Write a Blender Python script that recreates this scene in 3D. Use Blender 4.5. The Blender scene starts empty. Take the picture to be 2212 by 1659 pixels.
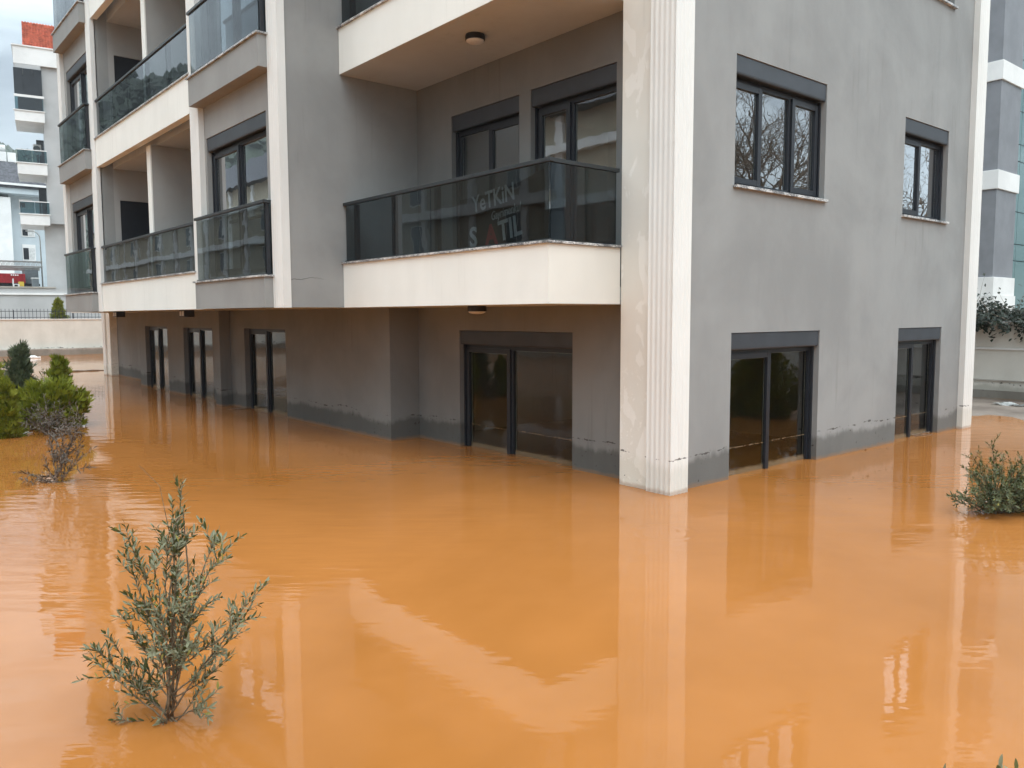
import bpy, bmesh, math, random
from mathutils import Vector, Matrix
random.seed(7)
sc = bpy.context.scene
COL = sc.collection
# ------------------------------------------------------------------ camera
CAM = Vector((-6.2784, -5.0646, 1.8))
RIGHT = Vector((0.7672268, -0.6413665, -0.0034561))
UP = Vector((0.0574639, 0.0633716, 0.9963343))
FWD = Vector((0.6387964, 0.764613, -0.0854757))
FPX = 1736.55                       # focal length for a 2212 px wide picture
cam = bpy.data.cameras.new('camera'); camo = bpy.data.objects.new('camera', cam); COL.objects.link(camo)
cam.sensor_width = 36; cam.lens = 36 * FPX / 2212; cam.clip_start = 0.05; cam.clip_end = 6000
m = Matrix((RIGHT, UP, -FWD)).transposed().to_4x4(); m.translation = CAM
camo.matrix_world = m; sc.camera = camo
# ------------------------------------------------------------------ sky, sun, exposure
SUN_EL, SUN_AZ = math.radians(60), math.radians(186)     # azimuth clockwise from +Y
w = bpy.data.worlds.new('World'); sc.world = w; w.use_nodes = True
nt = w.node_tree; N = nt.nodes; N.clear()
out = N.new('ShaderNodeOutputWorld'); bg = N.new('ShaderNodeBackground'); bg.inputs[1].default_value = 0.1
sky = N.new('ShaderNodeTexSky'); sky.sky_type = 'NISHITA'; sky.sun_disc = False
sky.sun_elevation = SUN_EL; sky.sun_rotation = SUN_AZ; sky.air_density = 1.0; sky.dust_density = 0.5
tc = N.new('ShaderNodeTexCoord'); mp = N.new('ShaderNodeMapping'); mp.inputs['Scale'].default_value = (1, 1, 2.6); mp.inputs['Location'].default_value = (5.3, 2.2, 1.5)
nz = N.new('ShaderNodeTexNoise'); nz.inputs['Scale'].default_value = 2.6; nz.inputs['Detail'].default_value = 7; nz.inputs['Roughness'].default_value = 0.55; nz.inputs['Distortion'].default_value = 0.35
cr = N.new('ShaderNodeValToRGB')
cr.color_ramp.elements[0].position = 0.36; cr.color_ramp.elements[0].color = (0.25, 0.30, 0.345, 1)
cr.color_ramp.elements[1].position = 0.60; cr.color_ramp.elements[1].color = (0.83, 0.96, 1.02, 1)
sc10 = N.new('ShaderNodeVectorMath'); sc10.operation = 'SCALE'; sc10.inputs['Scale'].default_value = 16.0
mx = N.new('ShaderNodeMix'); mx.data_type = 'RGBA'; mx.inputs[0].default_value = 0.95
L = nt.links.new
L(tc.outputs['Generated'], mp.inputs[0]); L(mp.outputs[0], nz.inputs['Vector']); L(nz.outputs[0], cr.inputs[0]); L(cr.outputs[0], sc10.inputs[0])
# overcast sky: the cloud deck is three times as bright overhead as at the horizon
sx = N.new('ShaderNodeSeparateXYZ'); L(tc.outputs['Generated'], sx.inputs[0])
gr_ = N.new('ShaderNodeMapRange'); L(sx.outputs[2], gr_.inputs[0])
for i_, v_ in enumerate((0.0, 1.0, 0.10, 1.0)): gr_.inputs[i_ + 1].default_value = v_
cie = N.new('ShaderNodeVectorMath'); cie.operation = 'SCALE'; L(sc10.outputs[0], cie.inputs[0]); L(gr_.outputs[0], cie.inputs['Scale'])
L(sky.outputs[0], mx.inputs[6]); L(cie.outputs[0], mx.inputs[7]); L(mx.outputs[2], bg.inputs[0]); L(bg.outputs[0], out.inputs[0])
sun = bpy.data.lights.new('sun', 'SUN'); sun.energy = 0.5; sun.angle = math.radians(70); sun.color = (1.0, 0.98, 0.955)
suno = bpy.data.objects.new('sun', sun); COL.objects.link(suno)
sd = Vector((math.sin(SUN_AZ) * math.cos(SUN_EL), math.cos(SUN_AZ) * math.cos(SUN_EL), math.sin(SUN_EL)))
suno.rotation_euler = sd.to_track_quat('Z', 'Y').to_euler(); suno.location = (-20, -15, 30)
sc.view_settings.view_transform = 'Standard'; sc.view_settings.look = 'None'; sc.view_settings.gamma = 1
sc.view_settings.use_curve_mapping = False; sc.view_settings.exposure = 1.74
sc.cycles.max_bounces = 6; sc.cycles.transparent_max_bounces = 16; sc.cycles.caustics_reflective = False; sc.cycles.caustics_refractive = False
sc.cycles.use_denoising = True; sc.cycles.sample_clamp_indirect = 4

# ------------------------------------------------------------------ helpers
def ray(px, py): return RIGHT * ((px - 1106) / FPX) - UP * ((py - 829.5) / FPX) + FWD
def at_depth(px, py, d): return CAM + ray(px, py) * d
def on_z(px, py, z=0): r = ray(px, py); return CAM + r * ((z - CAM.z) / r.z)
def on_y(px, py, y): r = ray(px, py); return CAM + r * ((y - CAM.y) / r.y)
def on_x(px, py, x): r = ray(px, py); return CAM + r * ((x - CAM.x) / r.x)

def link(name, me, mat, parent=None):
    o = bpy.data.objects.new(name, me); COL.objects.link(o)
    if mat and not me.materials: me.materials.append(mat)
    if parent: o.parent = parent
    return o
def empty(name, label, cat, loc=(0, 0, 0), group=None):
    o = bpy.data.objects.new(name, None); COL.objects.link(o); o.empty_display_size = 0.1
    o.location = loc
    return tag(o, label, cat, group)
def tag(o, label=None, cat=None, group=None, kind=None):
    if label: o['label'] = label
    if cat: o['category'] = cat
    if group: o['group'] = group
    if kind: o['kind'] = kind
    return o
def addbox(bm, x0, x1, y0, y1, z0, z1):
    if x0 > x1: x0, x1 = x1, x0
    if y0 > y1: y0, y1 = y1, y0
    v = [bm.verts.new(p) for p in ((x0, y0, z0), (x1, y0, z0), (x1, y1, z0), (x0, y1, z0), (x0, y0, z1), (x1, y0, z1), (x1, y1, z1), (x0, y1, z1))]
    for f in ((0, 3, 2, 1), (4, 5, 6, 7), (0, 1, 5, 4), (1, 2, 6, 5), (2, 3, 7, 6), (3, 0, 4, 7)): bm.faces.new([v[i] for i in f])
def finish(bm, name, mat, parent=None, bevel=0, smooth=False, recalc=False):
    if recalc: bmesh.ops.recalc_face_normals(bm, faces=bm.faces)
    if bevel: bmesh.ops.bevel(bm, geom=list(bm.edges), offset=bevel, segments=2, affect='EDGES', profile=0.6)
    me = bpy.data.meshes.new(name); bm.to_mesh(me); bm.free()
    if smooth: me.shade_smooth()
    return link(name, me, mat, parent)
def boxes(name, lst, mat, parent=None, bevel=0):
    bm = bmesh.new()
    for b in lst: addbox(bm, *b)
    return finish(bm, name, mat, parent, bevel)
def tube(bm, pts, radii, n=6, cap=True):
    rings = []
    for i, p in enumerate(pts):
        p = Vector(p)
        t = (Vector(pts[min(i + 1, len(pts) - 1)]) - Vector(pts[max(i - 1, 0)])).normalized()
        a = t.orthogonal().normalized(); b = t.cross(a)
        if i and True:   # keep rings aligned
            a = (pa - t * pa.dot(t)).normalized(); b = t.cross(a)
        pa = a
        r = radii[i] if isinstance(radii, (list, tuple)) else radii
        rings.append([bm.verts.new(p + (a * math.cos(2 * math.pi * k / n) + b * math.sin(2 * math.pi * k / n)) * r) for k in range(n)])
    for i in range(len(rings) - 1):
        for k in range(n):
            bm.faces.new((rings[i][k], rings[i][(k + 1) % n], rings[i + 1][(k + 1) % n], rings[i + 1][k]))
    if cap:
        bm.faces.new(list(reversed(rings[0]))); bm.faces.new(rings[-1])
def lathe(bm, c, prof, n=28):
    rings = [[bm.verts.new((c[0] + r * math.cos(2 * math.pi * k / n), c[1] + r * math.sin(2 * math.pi * k / n), c[2] + z)) for k in range(n)] for r, z in prof]
    for i in range(len(rings) - 1):
        for k in range(n): bm.faces.new((rings[i][k], rings[i][(k + 1) % n], rings[i + 1][(k + 1) % n], rings[i + 1][k]))
    bm.faces.new(list(reversed(rings[0]))); bm.faces.new(rings[-1])

# ------------------------------------------------------------------ materials
class NT:
    def __init__(s, name):
        s.m = bpy.data.materials.new(name); s.m.use_nodes = True; s.t = s.m.node_tree; s.t.nodes.clear()
        s.out = s.n('ShaderNodeOutputMaterial'); s.pos = s.n('ShaderNodeNewGeometry').outputs['Position']
    def n(s, t): return s.t.nodes.new(t)
    def l(s, a, b): s.t.links.new(a, b)
    def set(s, inp, v):
        if isinstance(v, bpy.types.NodeSocket): s.l(v, inp)
        else:
            if isinstance(v, (tuple, list)) and len(v) == 3 and inp.type == 'RGBA': v = (*v, 1)
            inp.default_value = v
    def noise(s, scale, detail=4, rough=0.55, stretch=None, dist=0, vec=None):
        v = vec or s.pos
        if stretch:
            mp = s.n('ShaderNodeMapping'); s.l(v, mp.inputs[0]); mp.inputs['Scale'].default_value = stretch; v = mp.outputs[0]
        n = s.n('ShaderNodeTexNoise'); s.l(v, n.inputs['Vector'])
        n.inputs['Scale'].default_value = scale; n.inputs['Detail'].default_value = detail; n.inputs['Roughness'].default_value = rough; n.inputs['Distortion'].default_value = dist
        return n.outputs[0]
    def ramp(s, v, p0, p1, lo=0.0, hi=1.0):
        n = s.n('ShaderNodeMapRange'); n.interpolation_type = 'SMOOTHSTEP'; s.set(n.inputs[0], v)
        for i, x in enumerate((p0, p1, lo, hi)): s.set(n.inputs[i + 1], x)
        return n.outputs[0]
    def math(s, op, a, b=0.0):
        n = s.n('ShaderNodeMath'); n.operation = op; s.set(n.inputs[0], a); s.set(n.inputs[1], b); return n.outputs[0]
    def mix(s, f, a, b):
        n = s.n('ShaderNodeMix'); n.data_type = 'RGBA'; s.set(n.inputs[0], f); s.set(n.inputs[6], a); s.set(n.inputs[7], b); return n.outputs[2]
    def z(s):
        n = s.n('ShaderNodeSeparateXYZ'); s.l(s.pos, n.inputs[0]); return n.outputs[2]
    def bump(s, h, strength=0.3, dist=0.01):
        n = s.n('ShaderNodeBump'); n.inputs['Strength'].default_value = strength; n.inputs['Distance'].default_value = dist; s.l(h, n.inputs['Height']); return n.outputs[0]
    def principled(s, col, rough=0.6, normal=None, metal=0.0, ior=1.45, spec=None):
        p = s.n('ShaderNodeBsdfPrincipled'); s.set(p.inputs['Base Color'], col); s.set(p.inputs['Roughness'], rough); p.inputs['Metallic'].default_value = metal; p.inputs['IOR'].default_value = ior
        if spec is not None: p.inputs['Specular IOR Level'].default_value = spec
        if normal: s.l(normal, p.inputs['Normal'])
        s.l(p.outputs[0], s.out.inputs[0]); s.p = p; return s.m

def plaster(name, c0, c1, damp=0.55, line=True, patch=None, streak=0.2, speck=True):
    """painted render: cloudy tone, run-off streaks, damp foot, flood tide mark"""
    t = NT(name); z = t.z()
    a = t.noise(0.75, 5, 0.6, dist=0.4); b = t.noise(2.2, 4, 0.6, stretch=(1, 1, 0.12)); f = t.noise(0.9, 5, 0.65, stretch=(1, 1, 0.55), dist=0.8)
    k = t.math('ADD', t.math('MULTIPLY', a, 1 - streak), t.math('MULTIPLY', b, streak))
    k = t.math('ADD', t.math('MULTIPLY', k, 0.7), t.math('MULTIPLY', f, 0.3))
    col = t.mix(t.ramp(k, 0.38, 0.62), c0, c1)
    drip = t.math('MULTIPLY', t.ramp(t.noise(11, 3, 0.6, stretch=(1, 1, 0.045)), 0.56, 0.72), t.ramp(t.noise(0.6, 3), 0.45, 0.65))
    dm = t.n('ShaderNodeMix'); dm.data_type = 'RGBA'; dm.blend_type = 'MULTIPLY'; t.set(dm.inputs[0], t.math('MULTIPLY', drip, 0.22)); t.l(col, dm.inputs[6]); t.set(dm.inputs[7], (0.45, 0.43, 0.40)); col = dm.outputs[2]
    if patch:
        q = t.noise(4.0, 5, 0.55, stretch=(1, 1, 0.55), dist=0.5); col = t.mix(t.math('MULTIPLY', t.ramp(q, 0.55, 0.575), 0.8), col, patch)
        q2 = t.noise(23.0, 3, 0.5); lo = t.ramp(z, 1.5, 0.9); col = t.mix(t.math('MULTIPLY', t.math('MULTIPLY', t.ramp(q2, 0.61, 0.64), lo), 0.8), col, patch)
    if damp < 1:
        e = t.noise(1.6, 6, 0.7, stretch=(1, 1, 0.5)); e2 = t.noise(14, 3, 0.6, stretch=(1, 1, .25))
        lim = t.math('ADD', t.math('ADD', t.math('MULTIPLY', e, 0.36), 0.07), t.math('MULTIPLY', e2, 0.07))
        wet = t.ramp(t.math('SUBTRACT', z, lim), 0.05, -0.045)
        dk = t.n('ShaderNodeMix'); dk.data_type = 'RGBA'; dk.blend_type = 'MULTIPLY'; t.set(dk.inputs[0], wet); t.l(col, dk.inputs[6]); t.set(dk.inputs[7], (damp, damp, damp * 0.97)); col = dk.outputs[2]
    if line:
        h = t.math('ADD', t.math('MULTIPLY', t.noise(0.8, 3), 0.22), 0.235)
        h = t.math('ADD', h, t.math('MULTIPLY', t.noise(16, 3), 0.02))
        d = t.math('ABSOLUTE', t.math('SUBTRACT', z, h))
        th = t.math('MULTIPLY', t.ramp(t.noise(7, 5, 0.65), 0.50, 0.66), 0.014 if line is True else line)
        col = t.mix(t.math('MULTIPLY', t.math('LESS_THAN', d, th), 0.8), col, (0.05, 0.043, 0.038))
        if speck:
            s2 = t.noise(21, 2, 0.5); low = t.ramp(z, 0.42, 0.25); col = t.mix(t.math('MULTIPLY', t.ramp(s2, 0.70, 0.73), low), col, (0.06, 0.05, 0.045))
    if damp < 1:
        silt = t.ramp(t.math('SUBTRACT', z, t.math('MULTIPLY', t.noise(7, 4, 0.6), 0.07)), 0.022, -0.02)
        col = t.mix(t.math('MULTIPLY', silt, 0.45), col, (0.30, 0.165, 0.075))
    g = t.noise(150, 3, 0.6); g2 = t.noise(9, 4, 0.6)
    nrm = t.bump(t.math('ADD', t.math('MULTIPLY', g, 0.35), t.math('MULTIPLY', g2, 0.9)), 0.35, 0.006)
    return t.principled(col, 0.82, nrm, spec=0.25)

M = {}
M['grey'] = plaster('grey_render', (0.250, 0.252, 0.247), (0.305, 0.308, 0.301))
M['grey_shaded'] = plaster('grey_render_shaded', (0.170, 0.171, 0.166), (0.205, 0.206, 0.200), streak=0.2)  # same grey render, colour darkened to stand for shade in recess and ground floor
M['grey_light'] = plaster('light_grey_render', (0.27, 0.272, 0.264), (0.315, 0.317, 0.308), damp=1, line=False)
M['loggia'] = plaster('loggia_render', (0.35, 0.345, 0.33), (0.40, 0.395, 0.38), damp=1, line=False)
M['white'] = plaster('white_render', (0.79, 0.79, 0.74), (0.85, 0.85, 0.80), damp=1, line=False, streak=0.5)
M['flute'] = plaster('white_flutes', (0.70, 0.695, 0.665), (0.77, 0.765, 0.735), damp=0.88, line=0.012, streak=0.6, speck=False)
M['cream'] = plaster('cream_primer', (0.68, 0.655, 0.595), (0.74, 0.715, 0.65), damp=1, line=False, streak=0.1)
M['pier'] = plaster('beige_pier', (0.69, 0.67, 0.61), (0.74, 0.72, 0.66), damp=0.93, line=0.010, patch=(0.80, 0.785, 0.735))
M['soffit'] = plaster('soffit_paint', (0.45, 0.465, 0.46), (0.51, 0.525, 0.52), damp=1, line=False)
M['room'] = plaster('room_plaster', (0.36, 0.345, 0.29), (0.41, 0.39, 0.33), damp=1, line=False)
M['boundary'] = plaster('boundary_render', (0.56, 0.54, 0.485), (0.67, 0.65, 0.59), damp=0.72, line=0.03, streak=0.25)
M['mudwall'] = plaster('wet_plinth', (0.32, 0.29, 0.25), (0.44, 0.41, 0.37), damp=0.6, line=0.03)

def simple(name, col, rough=0.5, metal=0.0, var=0.12, scale=6, spec=None):
    t = NT(name); k = t.noise(scale, 5, 0.6)
    c0 = tuple(c * (1 - var) for c in col); c1 = tuple(min(1, c * (1 + var)) for c in col)
    return t.principled(t.mix(t.ramp(k, 0.35, 0.65), c0, c1), rough, metal=metal, spec=spec)
M['frame'] = simple('anthracite_profile', (0.017, 0.0195, 0.025), 0.45, var=0.08)
M['shutter'] = simple('anthracite_shutter', (0.042, 0.048, 0.057), 0.5, var=0.10, scale=3)
M['rail'] = simple('grey_rail_metal', (0.028, 0.033, 0.036), 0.45, 0.2)
M['black'] = simple('black_plastic', (0.012, 0.011, 0.013), 0.45)
M['opal'] = simple('opal_diffuser', (0.62, 0.61, 0.60), 0.4)
M['alu'] = simple('aluminium_spacer', (0.62, 0.61, 0.58), 0.35, 0.5)
M['bark'] = simple('olive_bark', (0.14, 0.10, 0.06), 0.8, var=0.35, scale=40)
M['drybark'] = simple('dry_bark', (0.19, 0.145, 0.11), 0.9, var=0.35, scale=40)
M['plastic'] = simple('white_plastic', (0.72, 0.72, 0.70), 0.35)
M['red'] = simple('red_truck_paint', (0.33, 0.02, 0.025), 0.4, var=0.2)
M['steel'] = simple('galvanised_steel', (0.40, 0.385, 0.36), 0.5, 0.3)
M['tyre'] = simple('tyre_rubber', (0.02, 0.02, 0.02), 0.85)
M['fence'] = simple('dark_fence_paint', (0.03, 0.033, 0.045), 0.5)
M['tile'] = simple('red_roof_tile', (0.42, 0.095, 0.050), 0.75, var=0.3, scale=3.5)
M['slate'] = simple('dark_mansard_slate', (0.085, 0.085, 0.095), 0.8, var=0.3, scale=4)
M['paleblue'] = simple('pale_blue_render', (0.50, 0.555, 0.58), 0.85, var=0.05, scale=.5)
M['bgwhite'] = simple('white_masonry_paint', (0.74, 0.73, 0.71), 0.85, var=0.06, scale=.8)
M['bggrey'] = simple('grey_masonry_paint', (0.43, 0.43, 0.425), 0.85, var=0.06, scale=.8)
M['steelgrey'] = simple('blue_grey_cladding', (0.20, 0.205, 0.22), 0.6, var=0.08, scale=1.5)
M['beige'] = simple('beige_house_paint', (0.44, 0.39, 0.30), 0.85, var=0.08, scale=.8)
M['darkglass'] = simple('dark_window_glass', (0.02, 0.022, 0.026), 0.05, var=0.2, scale=1)
M['curtain'] = simple('white_curtain', (0.6, 0.6, 0.58), 0.9)
M['trap'] = simple('blue_tarpaulin', (0.12, 0.36, 0.48), 0.6)
M['binx'] = simple('grey_plastic_bin', (0.16, 0.18, 0.19), 0.5)
M['yellow'] = simple('yellow_plastic', (0.55, 0.38, 0.05), 0.5)

def marble():
    t = NT('grey_marble'); a = t.noise(26, 6, 0.7, stretch=(1, 1, 2), dist=1.5); b = t.noise(5, 3)
    c = t.mix(t.ramp(t.math('ADD', t.math('MULTIPLY', a, .7), t.math('MULTIPLY', b, .3)), 0.44, 0.58), (0.10, 0.10, 0.105), (0.66, 0.65, 0.63))
    return t.principled(c, 0.35)
M['marble'] = marble()

def glass(name, tint, gain=1.6, wob=0.02, dirt=0.0, scale=1.6):
    """thin pane: tinted see-through plus Fresnel mirror, slightly wavy"""
    t = NT(name)
    nb = t.n('ShaderNodeBump'); nb.inputs['Strength'].default_value = wob; nb.inputs['Distance'].default_value = 0.12
    t.l(t.noise(scale, 3, 0.5, stretch=(1, 1, 1.6)), nb.inputs['Height'])
    fr = t.n('ShaderNodeFresnel'); fr.inputs['IOR'].default_value = 1.5
    geo = t.n('ShaderNodeNewGeometry')
    fac = t.math('MULTIPLY', t.math('MULTIPLY', fr.outputs[0], gain), t.math('SUBTRACT', 1.0, geo.outputs['Backfacing']))
    fac = t.math('MINIMUM', fac, 1.0)
    tr = t.n('ShaderNodeBsdfTransparent'); tr.inputs[0].default_value = (*tint, 1)
    gl = t.n('ShaderNodeBsdfGlossy'); gl.inputs['Roughness'].default_value = 0.0; gl.inputs[0].default_value = (0.95, 0.97, 1, 1); t.l(nb.outputs[0], gl.inputs['Normal'])
    mixs = t.n('ShaderNodeMixShader'); t.l(fac, mixs.inputs[0]); t.l(tr.outputs[0], mixs.inputs[1]); t.l(gl.outputs[0], mixs.inputs[2])
    last = mixs.outputs[0]
    if dirt:
        df = t.n('ShaderNodeBsdfDiffuse'); df.inputs[0].default_value = (0.36, 0.26, 0.16, 1)
        zz = t.z(); nn = t.math('MULTIPLY', t.noise(10, 4), 0.06)
        k = t.ramp(t.math('SUBTRACT', zz, nn), 0.05, 0.0); ln = t.math('LESS_THAN', t.math('ABSOLUTE', t.math('SUBTRACT', zz, t.math('ADD', 0.30, t.math('MULTIPLY', t.noise(2, 2), 0.02)))), 0.004)
        k = t.math('MAXIMUM', t.math('MULTIPLY', k, dirt), t.math('MULTIPLY', ln, t.math('MULTIPLY', t.ramp(t.noise(30, 2), 0.4, 0.6), 0.5)))
        m2 = t.n('ShaderNodeMixShader'); t.l(k, m2.inputs[0]); t.l(last, m2.inputs[1]); t.l(df.outputs[0], m2.inputs[2]); last = m2.outputs[0]
    t.l(last, t.out.inputs[0]); return t.m
M['glass'] = glass('window_glass', (0.80, 0.83, 0.82), 3.4, 0.010)
M['skyglass'] = glass('reflective_window_glass', (0.80, 0.83, 0.82), 4.8, 0.006)
M['wetglass'] = glass('flooded_door_glass', (0.66, 0.67, 0.62), 1.25, 0.012, dirt=0.4)
M['smoke'] = glass('smoked_balcony_glass', (0.435, 0.475, 0.49), 0.8, 0.014, scale=1.0)
M['tealglass'] = glass('teal_balcony_glass', (0.35, 0.48, 0.50), 1.4, 0.02)

def water():
    t = NT('muddy_flood_water')
    a = t.noise(0.22, 5, 0.6, dist=0.8); b = t.noise(1.3, 4, 0.6, stretch=(1, 1, 1))
    col = t.mix(t.ramp(t.math('ADD', t.math('MULTIPLY', a, 0.75), t.math('MULTIPLY', b, 0.25)), 0.34, 0.66), (0.330, 0.122, 0.027), (0.415, 0.158, 0.040))
    # calm water: long soft swell, patches of short wind ripples, one ring by the corner
    mp = t.n('ShaderNodeMapping'); t.l(t.pos, mp.inputs[0]); mp.inputs['Rotation'].default_value = (0, 0, math.radians(40))
    v = mp.outputs[0]
    swell = t.noise(0.9, 2, 0.45, stretch=(0.55, 1.25, 1), vec=v)
    rip = t.noise(5.0, 2, 0.5, stretch=(0.40, 1.5, 1), vec=v)
    mask = t.ramp(t.noise(0.23, 1, 0.5, dist=0.6), 0.44, 0.64)
    h = t.math('ADD', t.math('MULTIPLY', swell, 0.003), t.math('MULTIPLY', t.math('MULTIPLY', rip, t.math('ADD', mask, 0.10)), 0.0034))
    zig = t.noise(2.4, 2, 0.5, stretch=(0.5, 1.6, 1), vec=v, dist=0.4); mask2 = t.ramp(t.noise(0.33, 1, 0.5, dist=0.5), 0.46, 0.62)
    h = t.math('ADD', h, t.math('MULTIPLY', t.math('MULTIPLY', zig, t.math('ADD', mask2, 0.06)), 0.0040))
    fine = t.noise(7.0, 2, 0.5, stretch=(0.35, 1.4, 1), vec=v); h = t.math('ADD', h, t.math('MULTIPLY', fine, 0.0009))
    pt = on_z(1432, 1150)
    vd = t.n('ShaderNodeVectorMath'); vd.operation = 'DISTANCE'; t.l(t.pos, vd.inputs[0]); vd.inputs[1].default_value = pt
    dd = vd.outputs['Value']
    ring = t.math('MULTIPLY', t.math('SINE', t.math('MULTIPLY', dd, 75.0)), t.math('MULTIPLY', t.ramp(dd, 0.36, 0.27), t.ramp(dd, 0.14, 0.2)))
    h = t.math('ADD', h, t.math('MULTIPLY', ring, 0.0005))
    nb = t.n('ShaderNodeBump'); nb.inputs['Strength'].default_value = 1.0; nb.inputs['Distance'].default_value = 1.0; t.l(h, nb.inputs['Height'])
    return t.principled(col, 0.0, nb.outputs[0], ior=1.40)
M['water'] = water()

def leafmat(name, c0, c1, back=None, rough=0.5, scale=25, trans=0.25):
    t = NT(name); k = t.noise(scale, 2, 0.5)
    info = t.n('ShaderNodeObjectInfo')
    kk = t.math('ADD', t.math('MULTIPLY', k, 0.75), t.math('MULTIPLY', info.outputs['Random'], 0.25))
    col = t.mix(t.ramp(kk, 0.3, 0.7), c0, c1)
    if back:
        geo = t.n('ShaderNodeNewGeometry'); col = t.mix(geo.outputs['Backfacing'], col, back)
    p = t.n('ShaderNodeBsdfPrincipled'); t.l(col, p.inputs['Base Color']); p.inputs['Roughness'].default_value = rough; p.inputs['Specular IOR Level'].default_value = 0.3
    tl = t.n('ShaderNodeBsdfTranslucent'); t.l(col, tl.inputs[0])
    ms = t.n('ShaderNodeMixShader'); ms.inputs[0].default_value = trans; t.l(p.outputs[0], ms.inputs[1]); t.l(tl.outputs[0], ms.inputs[2]); t.l(ms.outputs[0], t.out.inputs[0])
    return t.m
M['olive'] = leafmat('olive_leaf', (0.066, 0.082, 0.027), (0.155, 0.172, 0.066), back=(0.22, 0.225, 0.14))
M['olivey'] = leafmat('yellow_olive_leaf', (0.26, 0.25, 0.06), (0.36, 0.31, 0.09))
M['olived'] = leafmat('dark_olive_leaf', (0.038, 0.056, 0.018), (0.098, 0.125, 0.042), back=(0.13, 0.15, 0.075))
M['dryleaf'] = leafmat('dry_leaf', (0.055, 0.042, 0.030), (0.135, 0.108, 0.084), back=(0.125, 0.102, 0.08), trans=0.1)
M['thuja'] = leafmat('thuja_green', (0.085, 0.110, 0.012), (0.25, 0.270, 0.028), scale=9)
M['thujad'] = leafmat('thuja_dark', (0.045, 0.060, 0.030), (0.115, 0.140, 0.075), scale=9)
M['vine'] = leafmat('vine_leaf', (0.010, 0.016, 0.009), (0.032, 0.042, 0.026), scale=6)
M['forest'] = leafmat('forest_hill', (0.018, 0.032, 0.018), (0.050, 0.070, 0.040), scale=.08, trans=0)
M['mud'] = plaster('wet_mud', (0.13, 0.10, 0.080), (0.24, 0.195, 0.16), damp=1, line=False, streak=0.1)
M['earth'] = plaster('wet_earth', (0.20, 0.15, 0.11), (0.27, 0.21, 0.16), damp=1, line=False)
M['banner'] = simple('brown_banner_cloth', (0.075, 0.058, 0.048), 0.7, var=0.15)
M['lett_w'] = simple('white_print', (0.84, 0.84, 0.82), 0.6)
M['lett_r'] = simple('red_print', (0.75, 0.02, 0.03), 0.6)

# ------------------------------------------------------------------ ground and water
PX0, PX1, PY0, PY1 = -16.0, 12.15, -10.0, 37.2        # the flooded plot inside its walls
def make_ground():
    bm = bmesh.new(); R = 2500; e = 0.1
    def ring(x0, x1, y0, y1, z): return [bm.verts.new(p) for p in ((x0, y0, z), (x1, y0, z), (x1, y1, z), (x0, y1, z))]
    a = ring(PX0 - e, PX1 + e, PY0 - e, PY1 + e, -0.9); b = ring(PX0 - e, PX1 + e, PY0 - e, PY1 + e, 0.9); c = ring(-R, R, -R, R, 0.9)
    bm.faces.new(a)
    for p, q in ((a, b), (b, c)):
        for i in range(4): bm.faces.new((p[i], p[(i + 1) % 4], q[(i + 1) % 4], q[i]))
    return tag(finish(bm, 'ground', M['earth'], recalc=False), kind='structure')
make_ground()
bm = bmesh.new(); nx, ny = 28, 47
g = [[bm.verts.new((PX0 - .05 + (PX1 - PX0 + .1) * i / nx, PY0 - .05 + (PY1 - PY0 + .1) * j / ny, 0)) for j in range(ny + 1)] for i in range(nx + 1)]
for i in range(nx):
    for j in range(ny): bm.faces.new((g[i][j], g[i + 1][j], g[i + 1][j + 1], g[i][j + 1]))
tag(finish(bm, 'flood_water', M['water']), kind='structure')

# ------------------------------------------------------------------ the flooded building
ZS = [1.91 + 3.07 * k for k in range(4)]          # undersides of the slabs
TOP = ZS[3] + 0.6
LEN = 22.14
B = empty('apartment_building', 'grey apartment building with white fluted corner and smoked-glass balconies standing in flood water', 'building', (3.6, 11, -0.9))
BI = Matrix.Translation((-3.6, -11, 0.9))
def under(o, p):
    o.parent = p
    if p is B: o.matrix_parent_inverse = BI
    return o
def bx(axis, plane, u0, u1, d0, d1, z0, z1):
    """box given along a facade: A faces -x (u = y), B faces -y (u = x); d runs inward"""
    return (plane + d0, plane + d1, u0, u1, z0, z1) if axis == 'A' else (u0, u1, plane + d0, plane + d1, z0, z1)
def P3(axis, plane, u, d, z): return (plane + d, u, z) if axis == 'A' else (u, plane + d, z)

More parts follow.
